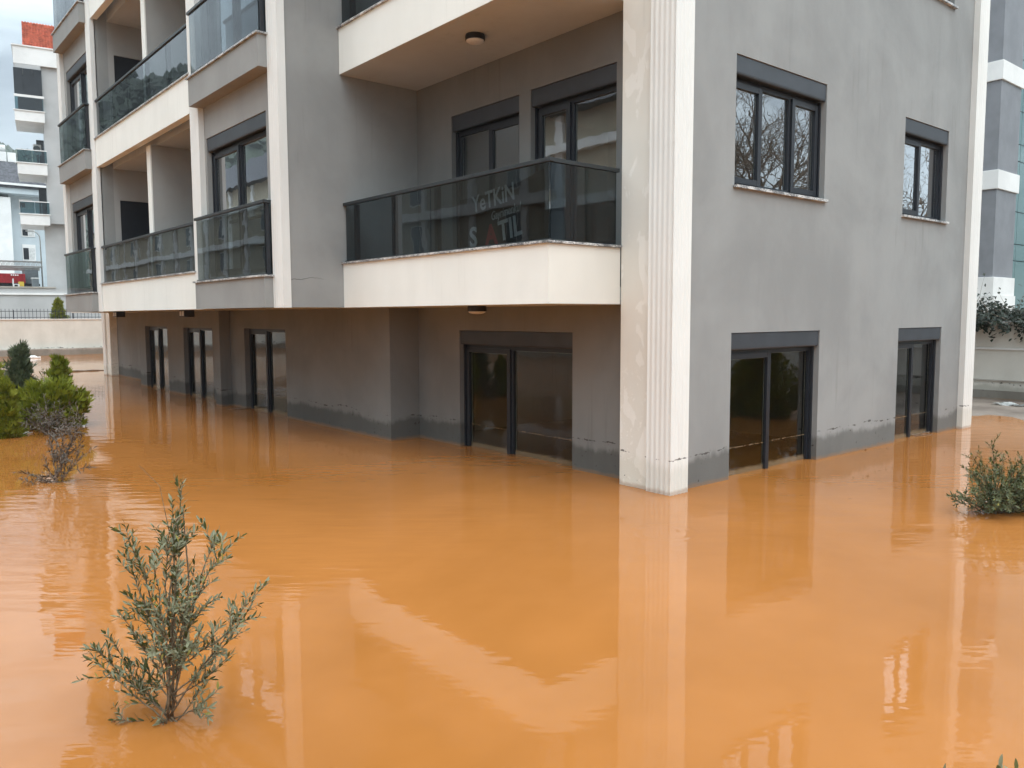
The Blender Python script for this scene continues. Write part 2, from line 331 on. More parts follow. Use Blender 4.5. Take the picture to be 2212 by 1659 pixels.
def wall(axis, plane, th, u0, u1, z0, z1, holes, mat, name='wall'):
    us = sorted({u0, u1} | {h[0] for h in holes} | {h[1] for h in holes}); zs = sorted({z0, z1} | {h[2] for h in holes} | {h[3] for h in holes})
    us = [u for u in us if u0 <= u <= u1]; zs = [z for z in zs if z0 <= z <= z1]
    solid = lambda i, j: 0 <= i < len(us) - 1 and 0 <= j < len(zs) - 1 and not any(h[0] - 1e-6 <= us[i] and us[i + 1] <= h[1] + 1e-6 and h[2] - 1e-6 <= zs[j] and zs[j + 1] <= h[3] + 1e-6 for h in holes)
    bm = bmesh.new(); vc = {}
    def V(u, d, z):
        k = (round(u, 4), d, round(z, 4))
        if k not in vc: vc[k] = bm.verts.new(P3(axis, plane, u, d, z))
        return vc[k]
    for i in range(len(us) - 1):
        for j in range(len(zs) - 1):
            if not solid(i, j): continue
            a, b, c, d = us[i], us[i + 1], zs[j], zs[j + 1]
            bm.faces.new((V(a, 0, c), V(b, 0, c), V(b, 0, d), V(a, 0, d))); bm.faces.new((V(a, th, d), V(b, th, d), V(b, th, c), V(a, th, c)))
            for (ni, nj, p, q) in ((i - 1, j, (a, c), (a, d)), (i + 1, j, (b, d), (b, c)), (i, j - 1, (b, c), (a, c)), (i, j + 1, (a, d), (b, d))):
                if not solid(ni, nj): bm.faces.new((V(p[0], 0, p[1]), V(q[0], 0, q[1]), V(q[0], th, q[1]), V(p[0], th, p[1])))
    return under(finish(bm, name, mat, recalc=True), B)

def window(axis, plane, u0, u1, z0, z1, lights, sill=True, boxh=0.2, gl='glass', wide=None, slide=False):
    """anthracite window or sliding door set back in its reveal under a roller-shutter box"""
    zt = z1 - boxh if boxh else z1
    fw, dep = 0.058, (0.105, 0.175)
    L = [bx(axis, plane, u0 + .002, u0 + fw, *dep, z0 + .002, zt - .002), bx(axis, plane, u1 - fw, u1 - .002, *dep, z0 + .002, zt - .002),
         bx(axis, plane, u0 + fw, u1 - fw, dep[0], dep[1], zt - fw, zt - .003), bx(axis, plane, u0 + fw, u1 - fw, dep[0], dep[1], z0 + .003, z0 + fw)]
    tot = sum(l[1] for l in lights); U = u0 + fw; span = u1 - u0 - 2 * fw; parts = []
    for i, (kind, wt) in enumerate(lights):
        a, b = U, U + span * wt / tot; U = b
        if i: L.append(bx(axis, plane, a - .028, a + .028, dep[0] + .002, dep[1] - .003, z0 + fw + .001, zt - fw - .001))
        parts.append((kind, a + (.028 if i else 0), b - (.028 if i < len(lights) - 1 else 0)))
    win = under(boxes('window', L, M['frame'], None), B)
    for kind, a, b in parts:
        c, d = z0 + fw, zt - fw
        if kind == 's':
            s = 0.062; e0, e1 = dep[0] - .022, dep[0] + .028
            a0, b0 = a - .014, b + .014; c0, d0 = c - .014, d + .014
            boxes('sash', [bx(axis, plane, a0, a0 + s, e0, e1, c0, d0), bx(axis, plane, b0 - s, b0, e0, e1, c0, d0), bx(axis, plane, a0 + s, b0 - s, e0 + .002, e1, d0 - s, d0 - .001), bx(axis, plane, a0 + s, b0 - s, e0 + .002, e1, c0 + .001, c0 + s)], M['frame'], win)
            a, b, c, d, gd = a0 + s, b0 - s, c0 + s, d0 - s, dep[0] + .008
        else: gd = dep[0] + .03
        boxes('pane', [bx(axis, plane, a + .001, b - .001, gd, gd + .007, c + .001, d - .001)], M[gl], win)
        t = .009; h0, h1 = gd + .010, gd + .017
        boxes('pane_spacer', [bx(axis, plane, a + .002, a + t, h0, h1, c + .002, d - .002), bx(axis, plane, b - t, b - .002, h0, h1, c + .002, d - .002), bx(axis, plane, a + t, b - t, h0, h1, d - t, d - .002), bx(axis, plane, a + t, b - t, h0, h1, c + .002, c + t)], M['alu'], win)
    if boxh:
        boxes('shutter_box', [bx(axis, plane, u0 + .004, u1 - .004, .012, .24, zt + .02, z1 - .005)], M['shutter'], win, bevel=.004)
        bm = bmesh.new(); tube(bm, [P3(axis, plane, u0 + .01, .03, zt + .016), P3(axis, plane, u1 - .01, .03, zt + .016)], .017, 8)
        finish(bm, 'shutter_lip', M['shutter'], win, smooth=False)
        for a in (u0 + .003, u1 - .03): boxes('guide_rail', [bx(axis, plane, a, a + .027, .07, .104, z0 + .01, zt - .001)], M['frame'], win)
    if sill:
        boxes('window_sill', [bx(axis, plane, u0 - .025, u1 + .025, -.045, .10, z0 - .032, z0 - .001)], M['marble'], win, bevel=.003)
    return win

def fluted(u0, u1, n, gap=.4):
    """half-round grooves between u0 and u1 as (u, depth) points"""
    w = (u1 - u0) / n; pts = [(u0, 0)]
    for i in range(n):
        a = u0 + w * (i + gap / 2 * .6); b = u0 + w * (i + 1 - gap / 2 * .6)
        for k in range(7):
            s = k / 6; pts.append((a + (b - a) * s, 0.0065 * math.sin(math.pi * s) ** .7))
    pts.append((u1, 0)); return pts
def extrude_plan(plan, z0, z1, name, mat, parent):
    bm = bmesh.new(); lo = [bm.verts.new((x, y, z0)) for x, y in plan]; hi = [bm.verts.new((x, y, z1)) for x, y in plan]; n = len(plan)
    for i in range(n): bm.faces.new((lo[i], lo[(i + 1) % n], hi[(i + 1) % n], hi[i]))
    bm.faces.new(hi); bm.faces.new(list(reversed(lo)))
    return under(finish(bm, name, mat, recalc=True), parent)
def pilaster(axis, plane, u0, u1, proud, z0, z1, n=5):
    pts = [(u, d - proud) for u, d in fluted(u0, u1, n)]
    plan = [P3(axis, plane, u, d, 0)[:2] for u, d in pts] + [P3(axis, plane, u1, .02, 0)[:2], P3(axis, plane, u0, .02, 0)[:2]]
    return extrude_plan(plan, z0, z1, 'pilaster', M['flute'], B)

def balcony(name, front, u0, u1, z, fh, rail_top, th, side=None, parent=B, mat='white', nglass=3, posts=(), back=None, ends=(0, 0)):
    """parapet along the A facade: plaster upstand, marble ledge, smoked glass, handrail"""
    L = [(front, front + th, u0, u1, z, z + fh)]
    if side and fh < .5:                              # returns towards the wall: list of (u_a, u_b, x_to)
        for a, b, xt in side: L.append((front + th, xt, a, b, z, z + fh))
    if side and fh > .5: L = [(front, front + th, u0 + (.003 if side[0][0] < u0 + .01 else 0), u1 - (.003 if side[0][1] > u1 - .01 else 0), z, z + fh)]
    o = under(boxes('balcony', L, M[mat], None), B)
    if side and fh > .5:
        for a, b, xt in side: boxes('side_panel', [(front + .002, xt, a, a + .003, z + .001, z + fh - .0005), (front + th, xt, a + .0031, b, z + .001, z + fh - .001)] if a < u0 + .01 else [(front + th, xt, a, b, z, z + fh)], M['cream'], o)
    zl = z + fh
    led = [(front - .03, front + th + .02, u0 - .03 * (1 if ends[0] == 0 else 0), u1 + .035, zl + .001, zl + .027)]
    if side:
        for a, b, xt in side: led.append((front + th + .02, xt - .003, a - .03, b + .02, zl + .0015, zl + .0265))
    boxes('ledge', led, M['marble'], o, bevel=.003)
    gx = front + .035; g0, g1 = zl + .045, rail_top - .035
    for i in range(nglass):
        a = u0 + .03 + (u1 - u0 - .06) * i / nglass; b = u0 + .03 + (u1 - u0 - .06) * (i + 1) / nglass
        boxes('glass_panel', [(gx, gx + .010, a + .006, b - .006, g0, g1)], M['smoke'], o)
    rl = [(gx - .022, gx + .032, u0 - .01, u1 + .015, rail_top - .04, rail_top)]
    if side:
        for a, b, xt in side:
            ya = a + .035 if a < (u0 + u1) / 2 else b - .045
            boxes('glass_panel', [(gx + .03, xt - .03, ya, ya + .010, g0, g1)], M['smoke'], o)
            rl.append((gx + .032, xt - .004, ya - .022, ya + .032, rail_top - .0395, rail_top - .0005))
    boxes('handrail', rl, M['rail'], o, bevel=.004)
    boxes('bottom_rail', [(gx - .012, gx + .022, u0 + .01, u1 - .01, zl + .029, zl + .046)], M['rail'], o)
    for p in posts:
        boxes('post', [(gx + .02, gx + .075, p - .03, p + .03, zl + .029, rail_top - .042)], M['frame'], o)
    return o
mir = lambda y: LEN - y

# walls ------------------------------------------------------------
XI, XW, XG, YB, YS = 0.22, -1.78, -0.27, 0.07, 4.80
holesB = [(1.09, 2.91, -.6, 1.60), (5.0, 6.40, -.6, 1.60)]
for k in range(1, 4):
    z = 3.07 * (k - 1)
    holesB += [(1.09, 2.92, 3.17 + z, 4.52 + z), (4.98, 6.38, 3.15 + z, 4.46 + z)]
wall('B', YB, .25, .25, 7.46, -.9, TOP, holesB, M['grey'])
# inner wall behind the corner balcony, and its twin at the far end
def inner(mirror):
    f = mir if mirror else (lambda y: y)
    H = [] if mirror else [(1.62, 3.83, -.6, 1.595)]
    for k in range(1, 4):
        z = 3.07 * (k - 1); H += [(2.56, 3.97, 2.56 + z, 4.465 + z), (.96, 2.35, 2.56 + z, 4.475 + z)]
    H = [(min(f(a), f(b)), max(f(a), f(b)), c, d) for a, b, c, d in H]
    wall('A', XI, .25, *sorted((f(.69), f(YS + .1))), -.9, TOP, H, M['grey_shaded'])
    return H
inner(False); inner(True)
# side walls of the projecting wing
wall('B', YS, .25, XW, XI - .003, ZS[0], TOP, [], M['grey'])
wall('B', mir(YS) - .25, .25, XW, XI - .003, ZS[0], TOP, [], M['grey'])
wall('B', YS + .04, .25, XG, XI - .003, -.9, ZS[0] - .001, [], M['grey_shaded'])
wall('B', mir(YS) - .29, .25, XG, XI - .003, -.9, ZS[0] - .001, [], M['grey_shaded'])
# ground floor wall of the wing with three doors and one pier
GD = [(8.33, 10.20, -.6, 1.56), (11.94, 13.78, -.6, 1.545), (14.95, 16.75, -.6, 1.55)]
wall('A', XG, .25, YS + .29, mir(YS) - .29, -.9, ZS[0] - .001, GD, M['grey_shaded'])
under(boxes('pier', [(XG - .22, XG - .002, 10.92, 11.22, -.9, ZS[0] - .002)], M['grey_shaded'], None, bevel=.004), B)
# wing front walls beside the loggias
for a, b in ((YS + .25, 8.08), (mir(8.08), mir(YS) - .25)):
    H = []
    for k in range(1, 4):
        z = 3.07 * (k - 1); u0, u1 = (5.38, 7.62) if a < 10 else (mir(7.62), mir(5.30)); H.append((u0, u1, 2.40 + z, 4.51 + z))
    wall('A', XW, .25, a, b, ZS[0], TOP, H, M['grey_light'])
# loggia back wall, end walls and partition
H = []
for k in range(1, 4):
    z = 3.07 * (k - 1); H += [(8.6, 10.2, 2.5 + z, 4.3 + z), (12.0, 13.5, 2.5 + z, 4.3 + z)]
wall('A', XI, .25, YS + .25, mir(YS) - .25, ZS[0], TOP, H, M['loggia'])
holes_end = [(-1.41, -.45, 2.43 + 3.07 * k, 4.32 + 3.07 * k) for k in range(3)]
wall('B', mir(8.08), .2, XW + .25, XI - .003, ZS[0], TOP, holes_end, M['loggia'])
wall('B', 7.88, .2, XW + .25, XI - .003, ZS[0], TOP, [], M['loggia'])
for k in range(3):
    z = ZS[k] + .32
    under(boxes('partition', [(-1.62, XI - .003, 10.96, 11.18, z, ZS[k + 1] - .002 if k < 3 else TOP)], M['white' if False else 'loggia'], None, bevel=.006), B)
    under(boxes('partition_edge', [(-1.645, -1.622, 10.955, 11.185, z, ZS[k + 1] - .003)], M['white'], None), B)
# outer shell that the camera cannot see, inner walls and slabs
wall('A', 7.21, .24, YB + .25, LEN - .3, -.9, TOP, [], M['grey'])
wall('B', LEN - .3, .25, .25, 7.46, -.9, TOP, [], M['grey'])
under(boxes('roof_slab', [(XW, 7.46, 0.1, LEN - .1, TOP + .001, TOP + .25)], M['bggrey'], None), B)
for k in range(4):
    z = ZS[k]
    under(boxes('floor_slab', [(XI + .25, 7.21, YB + .25, LEN - .3, z + .002, z + .28)], M['room'], None), B)
    if k == 0:
        under(boxes('soffit_slab', [(XW + .002, XI - .001, YS + .252, mir(YS) - .252, z, z + .30)], M['soffit'], None), B)
    elif k < 4:
        under(boxes('soffit_slab', [(XW + .26, XI - .001, YS + .252, mir(YS) - .252, z + .001, z + .30)], M['soffit'], None), B)
for y in (4.9, 8.4, 13.7, 17.2):
    under(boxes('room_wall', [(XI + .252, 7.20, y, y + .12, -.9, TOP - .002)], M['room'], None), B)
under(boxes('room_wall', [(4.25, 4.37, YB + .252, 4.898, -.9, TOP - .004)], M['room'], None), B)
under(boxes('room_wall', [(4.0, 4.12, 5.03, LEN - .32, -.9, TOP - .006)], M['room'], None), B)

# corner pier with fluted cladding, near and far
def corner(mirror):
    f = mir if mirror else (lambda y: y)
    plan = [(.016, .286), (.50, .286), (.50, .69), (.016, .69)]
    under(boxes('pier', [(.016, .45, *sorted((f(.085), f(.69))), -.9, TOP)], M['pier'], None, bevel=.004), B)
    A = [(-.03 + d, u) for u, d in reversed(fluted(-.03, .285, 5))]
    Bp = [(u, -.03 + d) for u, d in fluted(-.03, .25, 5)]
    plan = [(.0155, .285)] + A + Bp[1:] + [(.25, .059), (.0155, .059)]
    if mirror: plan = [(x, mir(y)) for x, y in plan]
    extrude_plan(plan, -.9, TOP, 'pilaster', M['flute'], B)
corner(False); corner(True)
pilaster('B', YB, 7.10, 7.45, .085, -.9, TOP)
for a, b in ((4.785, 5.10), (7.70, 8.08), (mir(8.08), mir(7.70)), (mir(5.10), mir(4.785))):
    pilaster('A', XW, a, b, .085, ZS[0] - .004, TOP)
under(boxes('pilaster_strip', [(XW - .035, XW + .0, 4.788, 4.80, ZS[0], TOP)], M['pier'], None), B)

# windows ----------------------------------------------------------
window('B', YB, *holesB[0][:2], -.6, 1.60, [('s', 1), ('f', 1)], False, .19, 'wetglass')
window('B', YB, *holesB[1][:2], -.6, 1.60, [('s', 1), ('f', 1)], False, .19, 'wetglass')
for k in range(1, 4):
    z = 3.07 * (k - 1)
    window('B', YB, 1.09, 2.92, 3.17 + z, 4.52 + z, [('s', 1), ('f', 1.05), ('s', 1)], gl='skyglass')
    window('B', YB, 4.98, 6.38, 3.15 + z, 4.46 + z, [('s', 1), ('f', 1)], gl='skyglass')
for f, mirror in ((lambda y: y, 0), (mir, 1)):
    s = lambda a, b: sorted((f(a), f(b)))
    if not mirror: window('A', XI, *s(1.62, 3.83), -.6, 1.595, [('f', 1), ('s', .8)], False, .19, 'wetglass')
    for k in range(1, 4):
        z = 3.07 * (k - 1)
        window('A', XI, *s(2.56, 3.97), 2.56 + z, 4.465 + z, [('s', 1), ('f', 1)], False, gl='skyglass')
        window('A', XI, *s(.96, 2.35), 2.56 + z, 4.475 + z, [('f', 1), ('s', .75)], False, gl='skyglass')
for a, b, c, d in GD: window('A', XG, a, b, c, d, [('f', 1), ('s', .9)], False, 0, 'wetglass')
for k in range(1, 4):
    z = 3.07 * (k - 1)
    window('A', XW, 5.38, 7.62, 2.40 + z, 4.51 + z, [('f', 1), ('s', .9)], False)
    window('A', XW, mir(7.62), mir(5.30), 2.40 + z, 4.51 + z, [('f', 1), ('s', .9)], False)
    window('A', XI, 8.6, 10.2, 2.5 + z, 4.3 + z, [('f', 1), ('s', 1)], False)
    window('A', XI, 12.0, 13.5, 2.5 + z, 4.3 + z, [('f', 1), ('s', 1)], False)
    under(boxes('door', [(-1.408, -.452, mir(8.08) + .03, mir(8.08) + .09, 2.432 + z, 4.318 + z)], M['frame'], None), B)

# balconies --------------------------------------------------------
for k in range(4):
    z = ZS[k]; rt = z + 1.395
    for mirror in (0, 1):
        u0, u1 = (.70, YS - .004) if not mirror else (mir(YS) + .004, mir(.70))
        side = [(.70, .82, .012)] if not mirror else [(mir(.82), mir(.70), .012)]
        posts = (4.55, 3.60, 2.67) if not mirror else (mir(4.55), mir(3.6), mir(2.67))
        balcony('balcony', -1.0, u0, u1, z, .58, rt, .12, side, nglass=2, posts=posts)
        under(boxes('balcony_slab', [(-.997, XI - .002, u0 + (.003 if not mirror else 0.0), u1 - (.003 if mirror else 0.0), z - .003, z + .18)], M['soffit'], None), B)
        # shallow French balconies in front of the wing windows
        u0, u1 = (5.10, 7.74) if not mirror else (mir(7.74), mir(5.10))
        side = [(u0, u0 + .06, XW - .002)]
        balcony('balcony', -1.985, u0, u1, z, .40, rt, .16, side, mat='grey_light', nglass=2, posts=(u0 + .06,))
        under(boxes('balcony_slab', [(-1.825, XW - .001, u0 + .061, u1 - .002, z + .001, z + .399)], M['grey_light'], None), B)
    balcony('balcony', -1.845, 8.085, mir(8.085), z + .001, .58, rt, .13, None, nglass=5, posts=(9.3, 10.5, 11.6, 12.8, 13.8))

# ------------------------------------------------------------------ ceiling lamps
def lamp(x, y, z, label):
    o = empty('ceiling_lamp', label, 'lamp', (x, y, z))
    bm = bmesh.new(); lathe(bm, (0, 0, 0), [(.108, 0), (.113, -.02), (.113, -.060), (.104, -.066)], 36); finish(bm, 'housing', M['black'], o, smooth=False)
    bm = bmesh.new(); lathe(bm, (0, 0, 0), [(.103, -.062), (.101, -.075), (.085, -.086), (.05, -.094), (.01, -.097)], 36); finish(bm, 'diffuser', M['opal'], o, smooth=True)
for k, lab in ((0, 'round black ceiling lamp above the flooded sliding door by the corner'), (1, 'round black ceiling lamp over the corner balcony with the banner'), (2, 'round black ceiling lamp two floors above the corner sliding door')):
    lamp(-.53, 2.45, ZS[k] - .001, lab)
def spot(x, y, z, label):
    o = empty('spot_lamp', label, 'lamp', (x, y, z), 'square spot lamps under the wing')
    boxes('housing', [(-.09, .09, -.15, .15, -.125, -.001)], M['black'], o, bevel=.006)
    for s in (-1, 1):
        boxes('lens', [(-.093, -.0895, s * .065 - .048, s * .065 + .048, -.105, -.022)], M['opal'], o)
spot(-1.40, 10.0, ZS[0], 'small square black spot lamp on the soffit near the square pier')
spot(-1.40, 14.6, ZS[0], 'small square black spot lamp on the soffit near the far end door')

# ------------------------------------------------------------------ banner with lettering behind the balcony glass
ban = empty('banner', 'brown real estate banner with white and red lettering hung behind balcony glass', 'banner', (-.90, 1.5, 2.53))
bm = bmesh.new(); n1, n2 = 14, 8
gv = [[None] * (n2 + 1) for _ in range(n1 + 1)]
for i in range(n1 + 1):
    for j in range(n2 + 1):
        s, t = i / n1, j / n2
        y = 2.28 - 1.42 * s; zt = 3.075 + .155 * s - .05 * math.sin(s * 3.1); zb = 2.525 + .005 * s
        gv[i][j] = bm.verts.new((-.900 + .010 * math.sin(s * 9 + t * 2) + .006 * math.sin(t * 7 + s * 3), y, zb + (zt - zb) * t))
for i in range(n1):
    for j in range(n2): bm.faces.new((gv[i][j], gv[i + 1][j], gv[i + 1][j + 1], gv[i][j + 1]))
bmesh.ops.solidify(bm, geom=list(bm.faces), thickness=.003)
o = finish(bm, 'banner_cloth', M['banner'], None, smooth=True); o.parent = ban; o.matrix_parent_inverse = Matrix.Translation((.90, -1.5, -2.53))
def text(s, y, z, size, ang, mat, shear=0.0, bold=0.0, sx=1.0):
    c = bpy.data.curves.new('lettering', 'FONT'); c.body = s; c.size = size; c.shear = shear; c.offset = bold; c.extrude = .001; c.resolution_u = 4
    t = bpy.data.objects.new('tmp', c); COL.objects.link(t)
    dg = bpy.context.evaluated_depsgraph_get(); me = bpy.data.meshes.new_from_object(t.evaluated_get(dg))
    bpy.data.objects.remove(t)
    me.materials.clear(); me.materials.append(mat)
    o = bpy.data.objects.new('lettering', me); COL.objects.link(o); o.parent = ban
    # text plane faces -x: reading direction runs towards -y
    R = Matrix(((0, 0, -1), (-1, 0, 0), (0, 1, 0))).to_4x4()
    o.matrix_local = Matrix.Translation((-.922 + .90, y - 1.5, z - 2.53)) @ R @ Matrix.Rotation(ang, 4, 'Z') @ Matrix.Scale(sx, 4, (1, 0, 0))
    return o
text('YeTKiN', 2.00, 2.905, .25, math.radians(6), M['lett_w'], 0.0, .004, .86)
text('Gayrimenkul', 1.68, 2.795, .13, math.radians(7), M['lett_w'], .25, .001, .72)
text('S', 2.06, 2.540, .30, math.radians(2), M['lett_w'], 0, .008)
text('A', 1.775, 2.545, .29, math.radians(3), M['lett_r'], 0, .010)
text('TIL', 1.545, 2.570, .29, math.radians(8), M['lett_w'], 0, .007, .95)

# ------------------------------------------------------------------ boundary walls round the plot
def bwall(name, label, lst, mat=None, **kw):
    e = empty(name, label, 'wall', (lst[0][0], lst[0][2], -.9))
    inv = Matrix.Translation((-lst[0][0], -lst[0][2], .9))
    o = boxes('wall_face', lst, mat or M['boundary'], None); o.parent = e; o.matrix_parent_inverse = inv
    return e, inv
def sub(name, lst, mat, e, inv, bevel=0):
    o = boxes(name, lst, mat, None, bevel); o.parent = e; o.matrix_parent_inverse = inv; return o
e, inv = bwall('boundary_wall', 'long beige boundary wall with dark fence on top beyond the green bushes', [(PX0, PX1 + .2, PY1, PY1 + .2, -.9, 1.66)])
sub('coping', [(PX0, PX1 + .2, PY1 - .04, PY1 + .24, 1.661, 1.70)], M['bgwhite'], e, inv)
sub('plinth', [(PX0, PX1, PY1 - .35, PY1 - .001, -.9, .33)], M['mudwall'], e, inv)
e, inv = bwall('boundary_wall', 'beige boundary wall with two mouldings below the dark climbing plant', [(PX1, PX1 + .2, PY0, PY1 - .002, -.9, 1.58)])
sub('coping', [(PX1 - .04, PX1 + .24, PY0, PY1 - .05, 1.581, 1.63)], M['bgwhite'], e, inv)
sub('moulding', [(PX1 - .035, PX1 - .001, PY0, PY1 - .36, 1.05, 1.085)], M['bgwhite'], e, inv)
sub('moulding', [(PX1 - .03, PX1 - .001, PY0, PY1 - .36, .40, .425)], M['mudwall'], e, inv)
sub('plinth', [(PX1 - .02, PX1 - .001, PY0, PY1 - .36, -.9, .20)], M['mudwall'], e, inv)
e, inv = bwall('boundary_wall', 'pale boundary wall across the water mirrored in the corner sliding doors', [(PX0, PX1 - .002, PY0 - .2, PY0, -.9, 1.62)])
e, inv = bwall('boundary_wall', 'pale boundary wall mirrored in the glass doors under the wing', [(PX0 - .2, PX0 - .002, PY0, PY1, -.9, 1.66)])
# picket fence on the left wall
fe = empty('picket_fence', 'dark metal picket fence on top of the beige boundary wall', 'fence', (0, PY1 + .1, 1.70))
boxes('rail', [(-3, 9, -.012, .012, .335, .36)], M['fence'], fe)
boxes('rail', [(-3, 9, -.012, .012, .06, .085)], M['fence'], fe)
bmp = bmesh.new(); addbox(bmp, -.009, .009, -.026, -.0125, .0, .46); mp_ = bpy.data.meshes.new('picket'); bmp.to_mesh(mp_); bmp.free(); mp_.materials.append(M['fence'])
for i in range(78):
    o = link('picket', mp_, None, fe); o.location = (-2.95 + i * .153, 0, 0)
for i in range(5):
    boxes('post', [(-2.6 + i * 2.4, -2.56 + i * 2.4, .013, .05, -.02, .40)], M['fence'], fe)

# mud bank at the foot of the right wall
bm = bmesh.new(); rnd = random.Random(4); rows = []
for i in range(61):
    y = -9.9 + i * .3
    x0 = 8.6 + .5 * math.sin(y * .9) + .35 * math.sin(y * 2.3 + 1) + rnd.uniform(-.2, .2) - .25 * (y < .6)
    rows.append([bm.verts.new((x0 + (PX1 - .03 - x0) * s, y, -.006 + .022 * s ** .6 + rnd.uniform(-.003, .004) * (s > 0))) for s in (0, .08, .25, .5, .75, 1)])
for a, b in zip(rows, rows[1:]):
    for k in range(5): bm.faces.new((a[k], a[k + 1], b[k + 1], b[k]))
tag(finish(bm, 'mud_bank', M['mud'], smooth=True), kind='structure')

# ------------------------------------------------------------------ vegetation
def leafmesh(name, ln, wd, mat, curl=.12, fold=.25):
    bm = bmesh.new()
    prof = [(0, .12), (.25, .8), (.55, 1), (.82, .62)]
    mid = [bm.verts.new((0, ln * t, -curl * ln * t * t)) for t, _ in prof] + [bm.verts.new((0, ln, -curl * ln))]
    for s in (-1, 1):
        e = [bm.verts.new((s * wd * .5 * w_, ln * t, -curl * ln * t * t + fold * wd * .5 * w_)) for t, w_ in prof]
        for i in range(3):
            f = (mid[i], e[i], e[i + 1], mid[i + 1]); bm.faces.new(f if s < 0 else f[::-1])
        f = (mid[3], e[3], mid[4]); bm.faces.new(f if s < 0 else f[::-1])
    me = bpy.data.meshes.new(name); bm.to_mesh(me); bm.free(); me.materials.append(mat)
    bmesh_n = me
    return me
def frame_mat(p, d, up, s=1.0):
    d = d.normalized(); x = d.cross(up)
    if x.length < 1e-4: x = d.orthogonal()
    x.normalize(); z = x.cross(d)
    m = Matrix((x, d, z)).transposed().to_4x4() @ Matrix.Scale(s, 4); m.translation = p; return m
def bezier(p0, p1, bow, n):
    p0, p1 = Vector(p0), Vector(p1); mid = (p0 + p1) / 2 + Vector(bow)
    return [p0 * (1 - t) ** 2 + mid * 2 * t * (1 - t) + p1 * t * t for t in [i / n for i in range(n + 1)]]
class Leaves:
    """collects leaf matrices; writes some as leaf objects, the rest as one foliage mesh"""
    def __init__(s): s.items = []
    def add(s, m, k=0): s.items.append((m, k))
    def write(s, meshes, parent, singles=0, rnd=random, origin=Vector()):
        items = s.items[:]; items.sort(key=lambda it: (it[0].translation - CAM).length)
        T = Matrix.Translation(-origin)
        for m, k in items[:singles]:
            o = link('leaf', meshes[k], None, parent); o.matrix_local = T @ m
        if items[singles:]:
            verts, faces, mats, vi = [], [], [], 0
            used = []
            for m, k in items[singles:]:
                me = meshes[k]; mm = T @ m
                mt = me.materials[0]
                if mt not in used: used.append(mt)
                mi = used.index(mt)
                verts += [mm @ v.co for v in me.vertices]
                for p in me.polygons: faces.append([vi + i for i in p.vertices]); mats.append(mi)
                vi += len(me.vertices)
            me = bpy.data.meshes.new('foliage'); me.from_pydata(verts, [], faces)
            for mt in used: me.materials.append(mt)
            me.polygons.foreach_set('material_index', mats)
            o = link('foliage', me, None, parent); o['kind'] = 'stuff'

